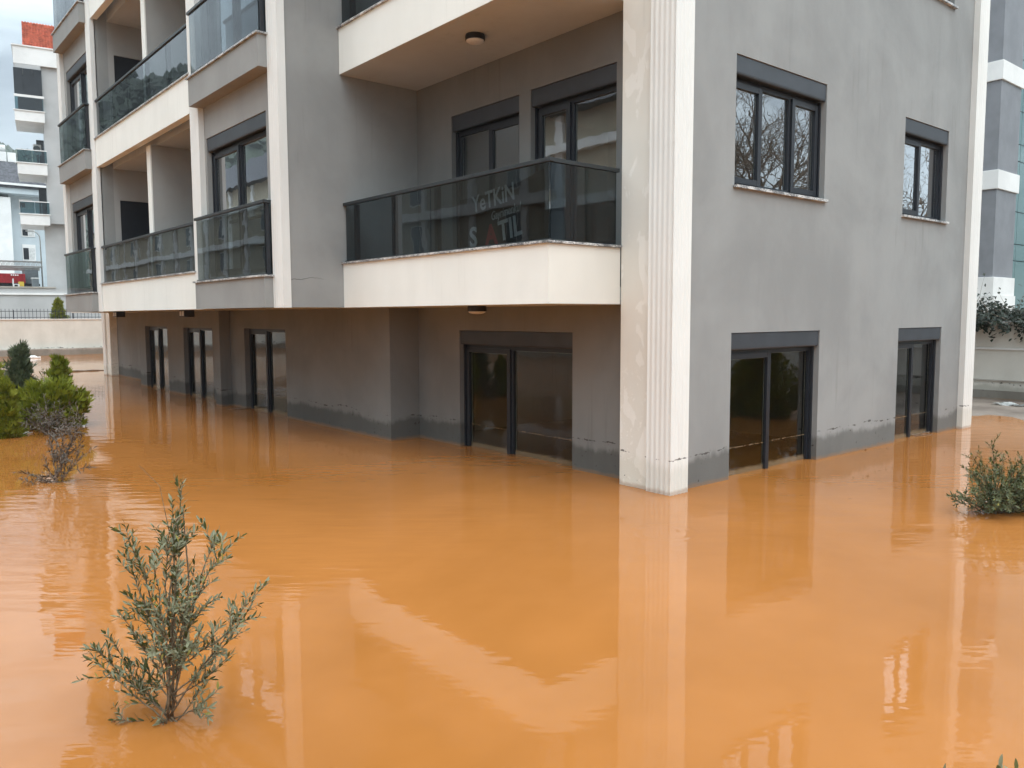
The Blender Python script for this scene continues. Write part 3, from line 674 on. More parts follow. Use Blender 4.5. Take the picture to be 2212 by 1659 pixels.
OL = [leafmesh('leaf', .043, .0115, M['olive']), leafmesh('leaf', .034, .0105, M['olive'], .3), leafmesh('leaf', .048, .012, M['olive'], -.1), leafmesh('leaf', .040, .011, M['olivey'])]
OLD = [leafmesh('leaf', .046, .0125, M['olived']), leafmesh('leaf', .036, .011, M['olived'], .3), leafmesh('leaf', .040, .012, M['olived'], -.1), leafmesh('leaf', .040, .012, M['olivey'])]
DRY = [leafmesh('leaf', .062, .016, M['dryleaf'], .5, .5), leafmesh('leaf', .05, .014, M['dryleaf'], .8, .6), leafmesh('leaf', .06, .013, M['dryleaf'], -.2, .4), leafmesh('leaf', .05, .012, M['dryleaf'])]
def shrub(label, cat, base, tips, leaves, barkm, seed, singles=0, rad=.006, step=.016, twigs=1.0, start=.3, depth=None, name='olive_sapling', stems=(), bare=(), tl=.16, group=None):
    """tips: (px, py, depth offset) or 3-D points; each tip gets a bowed branch with side twigs and paired leaves"""
    rnd = random.Random(seed); e = empty(name, label, cat, base, group); bm = bmesh.new(); LV = Leaves(); base = Vector(base); zero = base
    def leafrun(pts, r0, r1, step, t0):
        tube(bm, [p - zero for p in pts], [r0 + (r1 - r0) * i / (len(pts) - 1) for i in range(len(pts))], 5)
        # walk along
        acc = 0; tot = sum((pts[i + 1] - pts[i]).length for i in range(len(pts) - 1)); pos = 0; ph = rnd.uniform(0, 6)
        for i in range(len(pts) - 1):
            seg = pts[i + 1] - pts[i]; ln = seg.length; d = seg.normalized()
            while acc < ln:
                if (pos + acc) / tot > t0:
                    p = pts[i] + d * acc; ph += 1.57 + rnd.uniform(-.4, .4)
                    a = d.orthogonal().normalized(); b = d.cross(a)
                    for s in (0, math.pi):
                        if rnd.random() < .12: continue
                        q = (a * math.cos(ph + s) + b * math.sin(ph + s))
                        dr = (q * rnd.uniform(.5, 1.0) + d * rnd.uniform(.5, 1.1) + Vector((0, 0, rnd.uniform(-.1, .35)))).normalized()
                        k = 3 if rnd.random() < .025 else rnd.randrange(3)
                        LV.add(frame_mat(p, dr, (d + Vector((rnd.uniform(-.5, .5), rnd.uniform(-.5, .5), .6))).normalized(), rnd.uniform(.65, 1.1)), k)
                acc += step * rnd.uniform(.7, 1.3)
            pos += ln; acc -= ln
        p = pts[-1]; d = (pts[-1] - pts[-2]).normalized(); LV.add(frame_mat(p, d, Vector((rnd.uniform(-1, 1), rnd.uniform(-1, 1), .3)), .8), 0)
    for tip in tips:
        p1 = at_depth(tip[0], tip[1], depth + tip[2]) if depth else Vector(tip[:3])
        root = base + Vector((rnd.uniform(-.03, .03), rnd.uniform(-.03, .03), rnd.uniform(-.02, .12 if len(tip) < 4 else tip[3])))
        ln = (p1 - root).length
        pts = bezier(root, p1, (rnd.uniform(-.07, .07) * ln, rnd.uniform(-.07, .07) * ln, -.10 * ln if abs((p1 - root).z) < .75 * ln else 0.02), 10)
        pts = [p + Vector((rnd.uniform(-1, 1), rnd.uniform(-1, 1), rnd.uniform(-1, 1))) * .010 * ln for p in pts[:-1]] + [pts[-1]]
        leafrun(pts, rad * (.5 + .5 * ln), rad * .22, step, start)
        nt = int(twigs * ln / .055)
        for k in range(nt):
            i = rnd.randrange(3, 10); d = (pts[i] - pts[i - 1]).normalized(); a = d.orthogonal().normalized(); b = d.cross(a); ph = rnd.uniform(0, 6.28)
            dr = (d * rnd.uniform(.5, 1.1) + (a * math.cos(ph) + b * math.sin(ph)) * rnd.uniform(.5, 1) + Vector((0, 0, .25))).normalized()
            l2 = rnd.uniform(.35, 1.1) * tl
            q = pts[i] + dr * l2
            leafrun(bezier(pts[i], q, (rnd.uniform(-.02, .02), rnd.uniform(-.02, .02), .01), 5), rad * .26, rad * .12, step, .12)
    for s in list(stems) + list(bare):
        q = [at_depth(*p) for p in s] if depth else [Vector(p) for p in s]
        tube(bm, [p - zero for p in q], [rad * (.30 if s in bare else 1.0) * (1 - .55 * i / (len(q) - 1)) for i in range(len(q))], 6)
    finish(bm, 'branches', barkm, e, smooth=True)
    LV.write(leaves, e, singles, rnd, base)
    return e

# olive sapling close to the camera
b0 = on_z(372, 1556); D0 = (b0 - CAM).dot(FWD)
tips = [(395, 1040, .05, .5), (372, 1085, -.05, .5), (470, 1150, .10, .55), (485, 1190, -.1, .5), (270, 1135, .0, .6), (268, 1165, .12, .5), (330, 1210, -.15, .4), (420, 1210, .2, .5),
        (572, 1262, -.05, .35), (545, 1300, .12, .3), (520, 1345, -.2, .25), (500, 1410, .0, .15), (262, 1330, -.12, .25), (290, 1300, .15, .3), (245, 1390, .05, .2), (192, 1408, -.05, .02), (205, 1400, .0, .02),
        (450, 1300, .05, .4), (355, 1290, .1, .4), (380, 1250, -.1, .5), (435, 1360, -.2, .2), (330, 1380, -.2, .2), (300, 1430, .1, .1), (455, 1450, .1, .08), (470, 1490, -.1, .03), (310, 1480, .1, .05),
        (400, 1330, .2, .4), (340, 1340, .2, .35), (410, 1280, -.2, .5), (365, 1180, .0, .6), (395, 1140, .08, .6), (260, 1555, -.03, .0), (345, 1562, -.05, .0)]
shrub('tall grey-green olive sapling in open orange water, bare twig at its top', 'sapling', b0, tips, OL, M['bark'], 11, singles=300, rad=.0060, step=.0172, twigs=.85, start=.28, depth=D0, tl=.13,
      stems=[[(372, 1570, D0), (376, 1400, D0), (372, 1250, D0 + .02), (388, 1120, D0 + .05)], [(368, 1565, D0), (398, 1380, D0 + .03), (408, 1250, D0 + .05), (395, 1100, D0 + .05)]],
      bare=[[(372, 1180, D0), (345, 1050, D0 + .03), (300, 1005, D0 + .05)]])
# sprig tips at the lower right edge
b1 = CAM + Vector((.955, .295, 0)) * 1.95; b1.z = 0; D1 = (b1 - CAM).dot(FWD)
shrub('sparse olive sprigs, only a few leafy tips showing', 'sapling', b1, [(2040, 1678, -.02), (2160, 1662, .0), (2195, 1670, .05), (2100, 1705, .0)], OL, M['bark'], 5, rad=.004, step=.05, twigs=.1, start=.8, depth=D1)
# dense olive bush at the right
b2 = on_z(2150, 1108); D2 = (b2 - CAM).dot(FWD); rr = random.Random(3)
tips = [(2143, 958, 0), (2100, 985, .1), (2070, 1065, -.05), (2060, 1080, 0), (2205, 990, .1), (2235, 985, .0), (2260, 1010, -.1), (2120, 1000, -.2), (2170, 990, .2), (2160, 1010, -.3), (2190, 1015, -.25), (2130, 1030, .3), (2098, 1040, -.2), (2110, 1060, -.3), (2180, 1050, -.35), (2215, 1040, -.3), (2240, 1050, -.2), (2290, 1040, 0), (2300, 1070, .1), (2095, 1085, .1), (2250, 1085, -.3), (2150, 1075, -.35), (2190, 1085, -.4)]
tips = [(a, b, c, .05) for a, b, c in tips] + [(rr.uniform(2090, 2290), rr.uniform(1000, 1090), rr.uniform(-.3, .3), .05) for _ in range(44)]
shrub('dense dark green olive bush in the water, broader than tall', 'bush', b2, tips, OLD, M['bark'], 8, rad=.006, step=.017, twigs=.8, start=.12, depth=D2, name='olive_bush', tl=.14, singles=300)
# dried sapling on the left, and the grey olives behind it
b3 = on_z(128, 1042); D3 = (b3 - CAM).dot(FWD)
tips = [(178, 900, .0), (170, 930, .1), (140, 925, -.1), (120, 945, .1), (105, 930, .0), (62, 1052, -.1), (90, 1030, .1), (80, 1045, 0), (100, 1010, 0), (178, 985, 0), (150, 960, .2), (125, 985, -.2), (160, 1000, -.1)]
shrub('dried brown sapling with curled leaves standing in front of the green bushes', 'sapling', b3, [(*t, .1) for t in tips], DRY, M['drybark'], 21, rad=.011, step=.026, twigs=.6, start=.2, depth=D3, name='dry_sapling', tl=.26)
b4 = on_z(100, 940); D4 = (b4 - CAM).dot(FWD)
tips = [(60, 905, 0), (75, 895, .1), (95, 890, -.1), (115, 893, 0), (135, 900, .1), (150, 905, 0), (85, 915, -.2), (110, 910, -.2), (130, 925, -.2), (145, 930, 0), (70, 925, 0)]
shrub('tangle of dry brown twigs slumped against the bright green bush', 'dry bush', b4, [(*t, .1) for t in tips], DRY, M['drybark'], 23, rad=.010, step=.034, twigs=.9, start=.1, depth=D4, name='dry_bush', tl=.4)
b5 = on_z(112, 905); D5 = (b5 - CAM).dot(FWD)
GRY = [leafmesh('leaf', .075, .019, M['olive']), leafmesh('leaf', .06, .018, M['olive'], .3), leafmesh('leaf', .08, .02, M['olive'], -.1), leafmesh('leaf', .07, .02, M['olived'])]
tips = [(80, 835, 0), (92, 815, .1), (105, 812, 0), (118, 820, .1), (125, 835, 0), (90, 850, -.2), (110, 845, .2), (100, 830, 0), (75, 855, 0), (128, 850, 0)]
shrub('grey-leaved olive between the dark conifer and the bright bush', 'sapling', b5, [(*t, .3) for t in tips], GRY, M['bark'], 27, rad=.010, step=.035, twigs=.6, start=.3, depth=D5, tl=.3)
b6 = on_z(-8, 890); D6 = (b6 - CAM).dot(FWD)
tips = [(-10, 790, 0), (8, 795, .1), (12, 815, 0), (-20, 800, .1), (5, 830, 0), (-15, 830, .1)]
shrub('dry brown sapling rising behind the small slim conifer', 'sapling', b6, [(*t, .3) for t in tips], DRY, M['drybark'], 29, rad=.010, step=.036, twigs=.6, start=.4, depth=D6, tl=.25, name='dry_sapling')

def conifer(label, base, h, r, mat, seed, n, shape='cone', cat='conifer', name='thuja', squash=1.0, spl=.12, lean=(0, 0)):
    rnd = random.Random(seed); e = empty(name, label, cat, base); verts, faces = [], []
    bm = bmesh.new(); tube(bm, [(0, 0, -.3), (lean[0] * .5, lean[1] * .5, h * .45), (lean[0], lean[1], h * .9)], [.03, .018, .006], 7); finish(bm, 'trunk', M['bark'], e, smooth=True)
    nb = n // 14; up = Vector((0, 0, 1))
    lobes = [(rnd.uniform(0, 6.28), rnd.uniform(.1, .95), rnd.uniform(.7, 1.2)) for _ in range(10)]
    for i in range(nb):
        t = (i + rnd.random()) / nb
        if shape == 'cone': R = r * (1 - t) ** .8 * min(1, .7 + t * 2)
        else: R = r * math.sqrt(max(0.02, 1 - (max(0, t - .25) / .80) ** 2))
        a = i * 2.4 + rnd.uniform(-.5, .5)
        for la, lt, lm in lobes:
            if abs((a - la + math.pi) % 6.283 - math.pi) < .6 and abs(t - lt) < .2: R *= lm
        R *= rnd.uniform(.72, 1.12); outd = Vector((math.cos(a) * squash, math.sin(a), 0))
        tip = outd * R + up * (h * t * rnd.uniform(.97, 1.05)) + Vector((lean[0] * t, lean[1] * t, 0))
        root = outd * R * rnd.uniform(.0, .25) + up * max(.02, h * t - R * rnd.uniform(.5, 1.0) - .10 * h)
        bl = (tip - root).length; bd = (tip - root).normalized()
        for q_ in range(14):
            u = 1 - (q_ / 14) ** 1.3 * .85
            p = root.lerp(tip, u) + Vector((rnd.gauss(0, 1), rnd.gauss(0, 1), rnd.gauss(0, .6))) * (.05 * bl * (1.1 - u) + .012 + spl * .13)
            d = (bd * rnd.uniform(.3, .8) + up * rnd.uniform(.5, 1.1) + outd * .25 + Vector((rnd.uniform(-.5, .5), rnd.uniform(-.5, .5), 0))).normalized()
            side = d.cross(Vector((rnd.uniform(-1, 1), rnd.uniform(-1, 1), rnd.uniform(-.4, .4)))).normalized(); nrm = side.cross(d)
            s = spl * rnd.uniform(.55, 1.2)
            for k in range(5):      # a flat fan of scale-leaf twigs
                th = (k - 2) * .34 + rnd.uniform(-.12, .12); q = p + d * s * .11 * abs(k - 2)
                dd = (d * math.cos(th) + side * math.sin(th) + nrm * rnd.uniform(-.2, .2)).normalized(); l2 = s * (1 - .17 * abs(k - 2)); wv = dd.cross(nrm).normalized() * s * .075
                b = len(verts); verts += [q - wv * .5, q + dd * l2 * .55 - wv, q + dd * l2, q + dd * l2 * .55 + wv]
                faces.append((b, b + 1, b + 2, b + 3))
    me = bpy.data.meshes.new('foliage'); me.from_pydata([tuple(v) for v in verts], [], faces); o = link('foliage', me, mat, e); o['kind'] = 'stuff'
    return e
def gz(px, py, z=-.02): p = on_z(px, py); p.z = z; return p
conifer('tall dark green conifer behind the bright rounded thuja', gz(50, 905), 1.24, .35, M['thujad'], 31, 1100, spl=.17)
conifer('bright yellow-green rounded thuja bush beside the flooded wing', gz(112, 922), .66, .52, M['thuja'], 32, 2700, shape='round', spl=.17, squash=1.0)
conifer('slim light green conifer rising behind the bright rounded thuja', gz(132, 905), 1.02, .26, M['thuja'], 33, 1100, spl=.16)
conifer('small slim light green conifer in front of the dark conifer', gz(16, 945), .80, .22, M['thuja'], 34, 1200, spl=.13)
conifer('green conifer crowded behind the small slim light green conifer', gz(-12, 925), 1.15, .34, M['thuja'], 35, 1000, spl=.16)
conifer('small green thuja growing against the picket fence', Vector((1.69, PY1 + .45, 1.55)), 1.0, .34, M['thuja'], 36, 900, spl=.20)
conifer('green thuja mirrored in the sliding door facing the street side', Vector((6.3, -2.7, -.02)), 1.7, .85, M['thuja'], 37, 3500, spl=.14)
conifer('round thuja mirrored low in the sliding door glass', Vector((-5.6, 11.5, -.02)), 1.2, .6, M['thujad'], 38, 2000, spl=.14)

# climbing plant over the right wall
rnd = random.Random(77); e = empty('climbing_plant', 'dark leafy climbing plant spilling over the beige wall below the glass office building', 'climbing plant', (PX1 + .5, .8, 1.4)); org = Vector((PX1 + .5, .8, 1.4))
bm = bmesh.new(); LV = Leaves()
for i in range(800):
    y0 = rnd.uniform(-2.5, 4.0); p = Vector((PX1 + rnd.uniform(.25, .9), y0, 1.5)); d = Vector((rnd.uniform(-.5, .3), rnd.uniform(-1, 1), rnd.uniform(.6, 1.6))).normalized(); pts = [p]
    ln = rnd.uniform(.35, .95) if rnd.random() < .85 else rnd.uniform(.9, 1.25)
    for k in range(7):
        d = (d + Vector((rnd.uniform(-.35, .25), rnd.uniform(-.45, .45), rnd.uniform(-.45, .12)))).normalized(); p = p + d * ln / 7
        if p.z < 1.68 and p.x < PX1 + .28: p.z = max(p.z, 1.30); p.x = min(p.x, PX1 - .06) if p.z < 1.66 else p.x
        pts.append(p)
        for _ in range(5 if ln < .8 else 1):
            q = p + Vector((rnd.gauss(0, .05), rnd.gauss(0, .05), rnd.gauss(0, .05)))
            LV.add(frame_mat(q, Vector((rnd.uniform(-1, .6), rnd.uniform(-1, 1), rnd.uniform(-.9, .5))), Vector((-.4, rnd.uniform(-.5, .5), 1)), rnd.uniform(.8, 1.4)), 0)
    tube(bm, [q - org for q in pts], [.007 * (1 - k / 9) for k in range(8)], 4)
finish(bm, 'branches', M['drybark'], e); VN = [leafmesh('leaf', .066, .048, M['vine'], .2, .2)]; LV.write(VN, e, 0, rnd, org)

# bare street trees that show in the upper window panes
def bare_tree(label, base, h, seed):
    rnd = random.Random(seed); e = empty('bare_tree', label, 'tree', base, 'bare trees across the street'); bt = bmesh.new(); bb = bmesh.new()
    def grow(p, d, ln, r, lev):
        n = 5; pts = [p]
        for k in range(n):
            d = (d + Vector((rnd.uniform(-1, 1), rnd.uniform(-1, 1), rnd.uniform(-.5, .8))) * (.10 + .07 * lev)).normalized(); pts.append(pts[-1] + d * ln / n)
        tube(bt if lev == 0 else bb, pts, [r * (1 - .5 * k / n) for k in range(n + 1)], 7 if lev < 2 else 4, cap=lev == 0)
        if lev < 5:
            for k in range((8, 6, 4, 3, 2)[lev]):
                i = rnd.randrange(2, n + 1); q = pts[i]; a = d.orthogonal().normalized(); b = d.cross(a); ph = rnd.uniform(0, 6.28)
                grow(q, (d * .75 + (a * math.cos(ph) + b * math.sin(ph)) * rnd.uniform(.5, 1)).normalized(), ln * rnd.uniform(.5, .72), r * .52, lev + 1)
    grow(Vector((0, 0, -.1)), Vector((0, 0, 1)), h * .42, h * .0095, 0)
    finish(bt, 'trunk', M['drybark'], e); finish(bb, 'branches', M['drybark'], e)
bare_tree('leafless street tree mirrored in the three-light upper window', (18.6, -11.2, .9), 11.0, 3)
bare_tree('leafless street tree mirrored beside the first in the upper window', (22.0, -13.0, .9), 12.0, 5)
bare_tree('leafless street tree mirrored in the smaller upper window', (30, -11.5, .9), 11.5, 8)

# ------------------------------------------------------------------ neighbour on the left: white and grey block with red tiled roof
def thing(name, label, cat, loc, group=None):
    e = empty(name, label, cat, loc, group); return e, Matrix.Translation(-Vector(loc))
def part(name, lst, mat, e, inv, parent=None, bevel=0):
    o = boxes(name, lst, mat, None, bevel)
    if parent is None: o.parent = e; o.matrix_parent_inverse = inv
    else: o.parent = parent
    return o
e, inv = thing('apartment_house', 'white and grey apartment house with red tiled roof and open corner balconies', 'building', (3.3, 49, .9))
e.rotation_euler = (0, 0, math.radians(-10)); Y = 49.0
part('podium_wall', [(-14, 20, Y - 1.6, Y + 14, .9, 3.42)], M['bggrey'], e, inv)
part('podium_coping', [(-14, 20, Y - 1.68, Y - 1.55, 3.03, 3.14)], M['bgwhite'], e, inv)
part('terrace_edge', [(-14, 3.72, Y - 1.66, Y - .6, 3.421, 3.50)], M['mudwall'], e, inv)
part('column', [(3.30, 4.46, Y - .25, Y + 4, 3.43, 7.17)], M['bggrey'], e, inv)
part('wall', [(3.52, 4.44, Y - .6, Y + 5, 7.175, 15.98)], M['bggrey'], e, inv)
part('wall', [(4.441, 16, Y - .4, Y + 10, 3.43, 15.985)], M['bggrey'], e, inv)
part('pilaster', [(4.46, 4.86, Y - .72, Y - .401, 3.43, 15.98)], M['bgwhite'], e, inv)
part('eaves_band', [(2.20, 16, Y - .8, Y + 10, 15.99, 16.95)], M['bgwhite'], e, inv)
part('eaves_coping', [(2.14, 16, Y - .86, Y + 10, 16.951, 17.02)], M['bgwhite'], e, inv)
part('gutter', [(2.65, 16, Y - .30, Y + .1, 17.021, 17.16)], M['bgwhite'], e, inv)
# roof with single tiles
rt = part('roof', [(2.70, 16, Y + 1.45, Y + 9, 17.03, 18.35)], M['bgwhite'], e, inv)
bm = bmesh.new()
p = [bm.verts.new(v) for v in ((2.68, Y - .2, 17.10), (16, Y - .2, 17.10), (16, Y + 1.4, 18.92), (2.68, Y + 1.4, 18.92), (2.68, Y - .2, 17.03), (16, Y - .2, 17.03), (16, Y + 1.4, 18.85), (2.68, Y + 1.4, 18.85))]
for f in ((0, 1, 2, 3), (7, 6, 5, 4), (0, 4, 5, 1), (1, 5, 6, 2), (2, 6, 7, 3), (3, 7, 4, 0)): bm.faces.new([p[i] for i in f])
o = finish(bm, 'roof_deck', M['tile'], None); o.parent = rt
bm = bmesh.new(); nseg = 8; rws = []
for j in (0, 1):
    rws.append([bm.verts.new((.15 * k / nseg, j * .24, (.026 * math.sin(math.pi * k / nseg * 2) + (.05 if j == 0 else 0)))) for k in range(nseg + 1)])
for k in range(nseg): bm.faces.new((rws[0][k], rws[0][k + 1], rws[1][k + 1], rws[1][k]))
fr = [bm.verts.new((v.co.x, 0, v.co.z - .055)) for v in rws[0]]
for k in range(nseg): bm.faces.new((fr[k], fr[k + 1], rws[0][k + 1], rws[0][k]))
tme = bpy.data.meshes.new('roof_tile'); bm.to_mesh(tme); bm.free(); tme.materials.append(M['tile']); tme.shade_smooth()
ang = math.atan2(1.82, 1.6); rr = random.Random(2)
for j in range(12):
    for i in range(16):
        o = link('roof_tile', tme, None, rt)
        s = j * .203
        o.location = (2.68 + i * .150, Y - .2 + s * math.cos(ang), 17.135 + s * math.sin(ang)); o.rotation_euler = (ang + rr.uniform(-.02, .02), 0, rr.uniform(-.015, .015))
# corner balconies, bottom edge and rail heights from the photograph
for zb, zl, zr, closed in ((12.80, 13.36, 14.2, True), (9.86, 10.46, 11.24, False), (7.03, 7.60, 8.36, False)):
    b = part('balcony', [(2.14, 3.60, Y - 1.0, Y - .85, zb, zl), (2.14, 2.30, Y - .849, Y + 2.2, zb, zl), (2.301, 3.515, Y - .849, Y + 2.2, zb + .002, zb + .2)], M['bgwhite'], e, inv)
    part('ledge', [(2.08, 3.64, Y - 1.05, Y - .80, zl + .001, zl + .05)], M['bgwhite'], e, inv, b)
    if closed:
        for i in range(3): part('glass_panel', [(2.18 + i * .46, 2.625 + i * .46, Y - .95, Y - .93, 14.28, 15.70)], M['darkglass'], e, inv, b)
        for i in range(2): part('glass_panel', [(2.18 + i * .9 - (.0 if i == 0 else .02), 3.06 + i * .50, Y - .95, Y - .93, zl + .06, 14.12)], M['tealglass'], e, inv, b)
        part('handrail', [(2.14, 3.62, Y - .98, Y - .88, 14.13, 14.26)], M['bgwhite'], e, inv, b)
        part('balcony_ceiling', [(2.25, 3.515, Y - .8, Y + 2.2, 15.75, 15.98)], M['bggrey'], e, inv, b)
        part('back_wall', [(2.3, 3.515, Y + .6, Y + .7, zl, 15.74)], M['darkglass'], e, inv, b)
    else:
        for i in range(2): part('glass_panel', [(2.16 + i * .73, 2.87 + i * .73, Y - .95, Y - .93, zl + .08, zr - .05)], M['tealglass'], e, inv, b)
        part('glass_panel', [(2.17, 2.19, Y - .9, Y + 2.1, zl + .08, zr - .05)], M['tealglass'], e, inv, b)
        part('handrail', [(2.13, 3.62, Y - .97, Y - .91, zr - .045, zr)], M['bgwhite'], e, inv, b)
        part('post', [(2.5, 2.54, Y - .92, Y - .88, zl + .05, zr - .046)], M['bgwhite'], e, inv, b)
        part('post', [(3.2, 3.24, Y - .92, Y - .88, zl + .05, zr - .046)], M['bgwhite'], e, inv, b)
        part('door', [(3.10, 3.50, Y + 2.0, Y + 2.1, zl - .3, zl + 1.9)], M['darkglass'], e, inv, b)
# air-conditioning unit on the middle balcony
ac = empty('air_conditioner', 'white air conditioning unit on the balcony wall of the red-roofed house', 'air conditioner', (3.42, Y + 1.5, 11.45))
boxes('case', [(-.20, .20, 0, .3, 0, .55)], M['bgwhite'], ac, bevel=.02)
bm = bmesh.new(); tube(bm, [(-.04, -.012, .28), (-.04, .01, .28)], .19, 24); finish(bm, 'fan_grille', M['binx'], ac)
boxes('bracket', [(-.18, -.14, 0, .42, -.05, -.001), (.14, .18, 0, .42, -.05, -.001)], M['steel'], ac)

# ------------------------------------------------------------------ far pale blue house with dark mansard
e, inv = thing('blue_house', 'pale blue house with dark mansard roof seen past the corner balconies', 'building', (8, 85, .9))
part('wall', [(6.05, 20, 80, 92, .9, 12.62)], M['paleblue'], e, inv)
part('wall', [(-8, 6.02, 78.6, 92, .9, 12.3)], M['bgwhite'], e, inv)
part('cornice', [(-8, 20, 78.2, 92, 12.63, 13.1)], M['paleblue'], e, inv)
part('gutter', [(-8, 20, 77.9, 78.3, 13.3, 13.48)], M['bgwhite'], e, inv)
bm = bmesh.new()
lo = [(-8, 78.0, 13.11), (9.6, 78.0, 13.11), (9.6, 92, 13.11), (-8, 92, 13.11)]; hi = [(-8, 80.2, 15.6), (6.6, 80.2, 15.6), (6.6, 90, 15.6), (-8, 90, 15.6)]
a = [bm.verts.new(v) for v in lo]; b = [bm.verts.new(v) for v in hi]
for i in range(4): bm.faces.new((a[i], a[(i + 1) % 4], b[(i + 1) % 4], b[i]))
bm.faces.new(b); o = finish(bm, 'roof', M['slate'], None); o.parent = e; o.matrix_parent_inverse = inv
c = part('chimney', [(8.0, 8.9, 78.6, 79.4, 13.4, 15.0)], M['bgwhite'], e, inv); part('chimney_cap', [(7.6, 9.1, 78.4, 79.6, 15.0, 15.2)], M['bgwhite'], e, inv, c)
for x0, z0, z1, sh in ((6.98, 7.55 - .6, 8.35, 1), (6.98, 9.10, 10.3, 0), (6.90, 11.6, 12.4, 1)):
    wn = part('window', [(x0 - .05, x0 + 1.0, 79.93, 79.999, z0 - .06, z1)], M['bgwhite'], e, inv)
    for k in range(2): part('pane', [(x0 + .02 + k * .48, x0 + .44 + k * .48, 79.90, 79.929, z0 + .04, z1 - .28 * sh - .05)], M['curtain' if k else 'darkglass'], e, inv, wn)
for i in range(3):
    t = empty('air_conditioner', 'white air conditioning unit in a row on the dark mansard roof', 'air conditioner', (5.1 + i * .75, 80.8, 15.6), 'rooftop units on the mansard')
    boxes('case', [(-.33, .33, -.2, .2, .1, .95)], M['bgwhite'], t, bevel=.02); boxes('foot', [(-.3, -.2, -.2, .2, 0, .099), (.2, .3, -.2, .2, 0, .099)], M['steel'], t)
t = empty('water_tank', 'cream cylindrical rooftop water tank above the rooftop units', 'tank', (5.6, 82.5, 15.6))
bm = bmesh.new(); tube(bm, [(-1.0, 0, 1.5), (.75, 0, 1.5)], .38, 18); finish(bm, 'tank_body', M['curtain'], t); boxes('stand', [(-.9, -.8, -.3, .3, 0, 1.2), (.5, .6, -.3, .3, 0, 1.2)], M['steel'], t)

# street lamp, ladder truck and odds and ends on the terrace street
t = empty('street_lamp', 'thin grey street lamp with curved arm in front of the pale blue house', 'street lamp', (4.62, 58, 3.4))
bm = bmesh.new(); tube(bm, [(0, 0, 0), (-.03, 0, 3.6), (-.06, 0, 3.86), (-.22, 0, 4.08), (-.45, 0, 4.17)], [.05, .035, .033, .03, .025], 8); finish(bm, 'pole', M['steel'], t, smooth=True)
boxes('lamp_head', [(-.85, -.44, -.07, .07, 4.12, 4.19)], M['steel'], t, bevel=.01)
e, inv = thing('street_terrace', None, None, (0, 60, .9)); e['kind'] = 'structure'
part('street', [(-14, 20, Y + 14.01, 78, .9, 3.40)], M['bggrey'], e, inv)
TY = 58.0
e, inv = thing('ladder_truck', 'red utility truck with grey lattice ladder boom parked behind the column', 'truck', (1.5, TY, 3.42))
part('chassis', [(-2.5, 4.3, TY - .9, TY + .9, 3.85, 4.0)], M['tyre'], e, inv)
bd = part('body', [(-2.4, 3.45, TY - 1.0, TY + 1.0, 4.01, 4.64)], M['red'], e, inv, bevel=.04)
part('body_stripe', [(-2.3, 3.3, TY - 1.012, TY - 1.001, 4.28, 4.33)], M['red'], e, inv, bd)
for i, x in enumerate((2.62, 2.74, 2.86, 2.98)): part('lettering', [(x, x + .08, TY - 1.010, TY - 1.002, 4.50, 4.58)], M['lett_w'], e, inv, bd)
part('cab', [(-4.4, -2.45, TY - 1.0, TY + 1.0, 3.9, 5.2)], M['red'], e, inv, bevel=.08)
part('turret', [(3.5, 4.3, TY - .5, TY + .5, 4.01, 4.95)], M['binx'], e, inv, bevel=.03)
bm = bmesh.new()
for yy in (TY - .35, TY + .35):
    for zz in (5.14, 5.48): tube(bm, [(-4.2, yy, zz), (4.6, yy, zz + .03)], .035, 6)
    for i in range(30):
        x = -4.1 + i * .29; tube(bm, [(x, yy, 5.15), (x + .145, yy, 5.49)], .018, 4); tube(bm, [(x + .145, yy, 5.49), (x + .29, yy, 5.15)], .018, 4)
for i in range(30): tube(bm, [(-4.1 + i * .29, TY - .35, 5.15), (-4.1 + i * .29, TY + .35, 5.15)], .018, 4)
o = finish(bm, 'ladder', M['steel'], None); o.parent = e; o.matrix_parent_inverse = inv
part('boom', [(-.5, 4.45, TY - .2, TY + .2, 4.90, 5.10)], M['steel'], e, inv, bevel=.03)
for x in (-3.4, -1.2, 3.0):
    for s in (-1, 1):
        bm = bmesh.new(); tube(bm, [(x, TY + s * .72, 3.86), (x, TY + s * .98, 3.86)], .44, 20); o = finish(bm, 'wheel', M['tyre'], None); o.parent = e; o.matrix_parent_inverse = inv
t = empty('waste_bin', 'grey plastic bin on the terrace edge by the column', 'bin', (2.90, 50.3, 3.42))
boxes('bin_body', [(-.17, .17, -.15, .15, 0, .62)], M['binx'], t, bevel=.03); boxes('bin_lid', [(-.2, .2, -.18, .18, .621, .70)], M['curtain'], t, bevel=.02)
t = empty('crate', 'yellow and brown crate among clutter on the terrace edge', 'crate', (2.15, 50.2, 3.42))
boxes('side', [(-.13, .13, -.11, -.09, 0, .44), (-.13, .13, .09, .11, 0, .44), (-.13, -.11, -.089, .089, 0, .44), (.11, .13, -.089, .089, 0, .44)], M['yellow'], t); boxes('crate_load', [(-.105, .105, -.085, .085, .02, .40)], M['tyre'], t)
t = empty('plastic_chair', 'white plastic chair on the terrace edge by the red truck', 'chair', (1.85, 49.95, 3.42))
boxes('seat', [(-.15, .15, -.15, .15, .26, .29)], M['plastic'], t, bevel=.01); boxes('backrest', [(-.16, -.13, -.15, .15, .295, .60)], M['plastic'], t, bevel=.01)
for sx in (-1, 1):
    for sy in (-1, 1): boxes('leg', [(sx * .13 - .02, sx * .13 + .02, sy * .13 - .02, sy * .13 + .02, 0, .259)], M['plastic'], t)

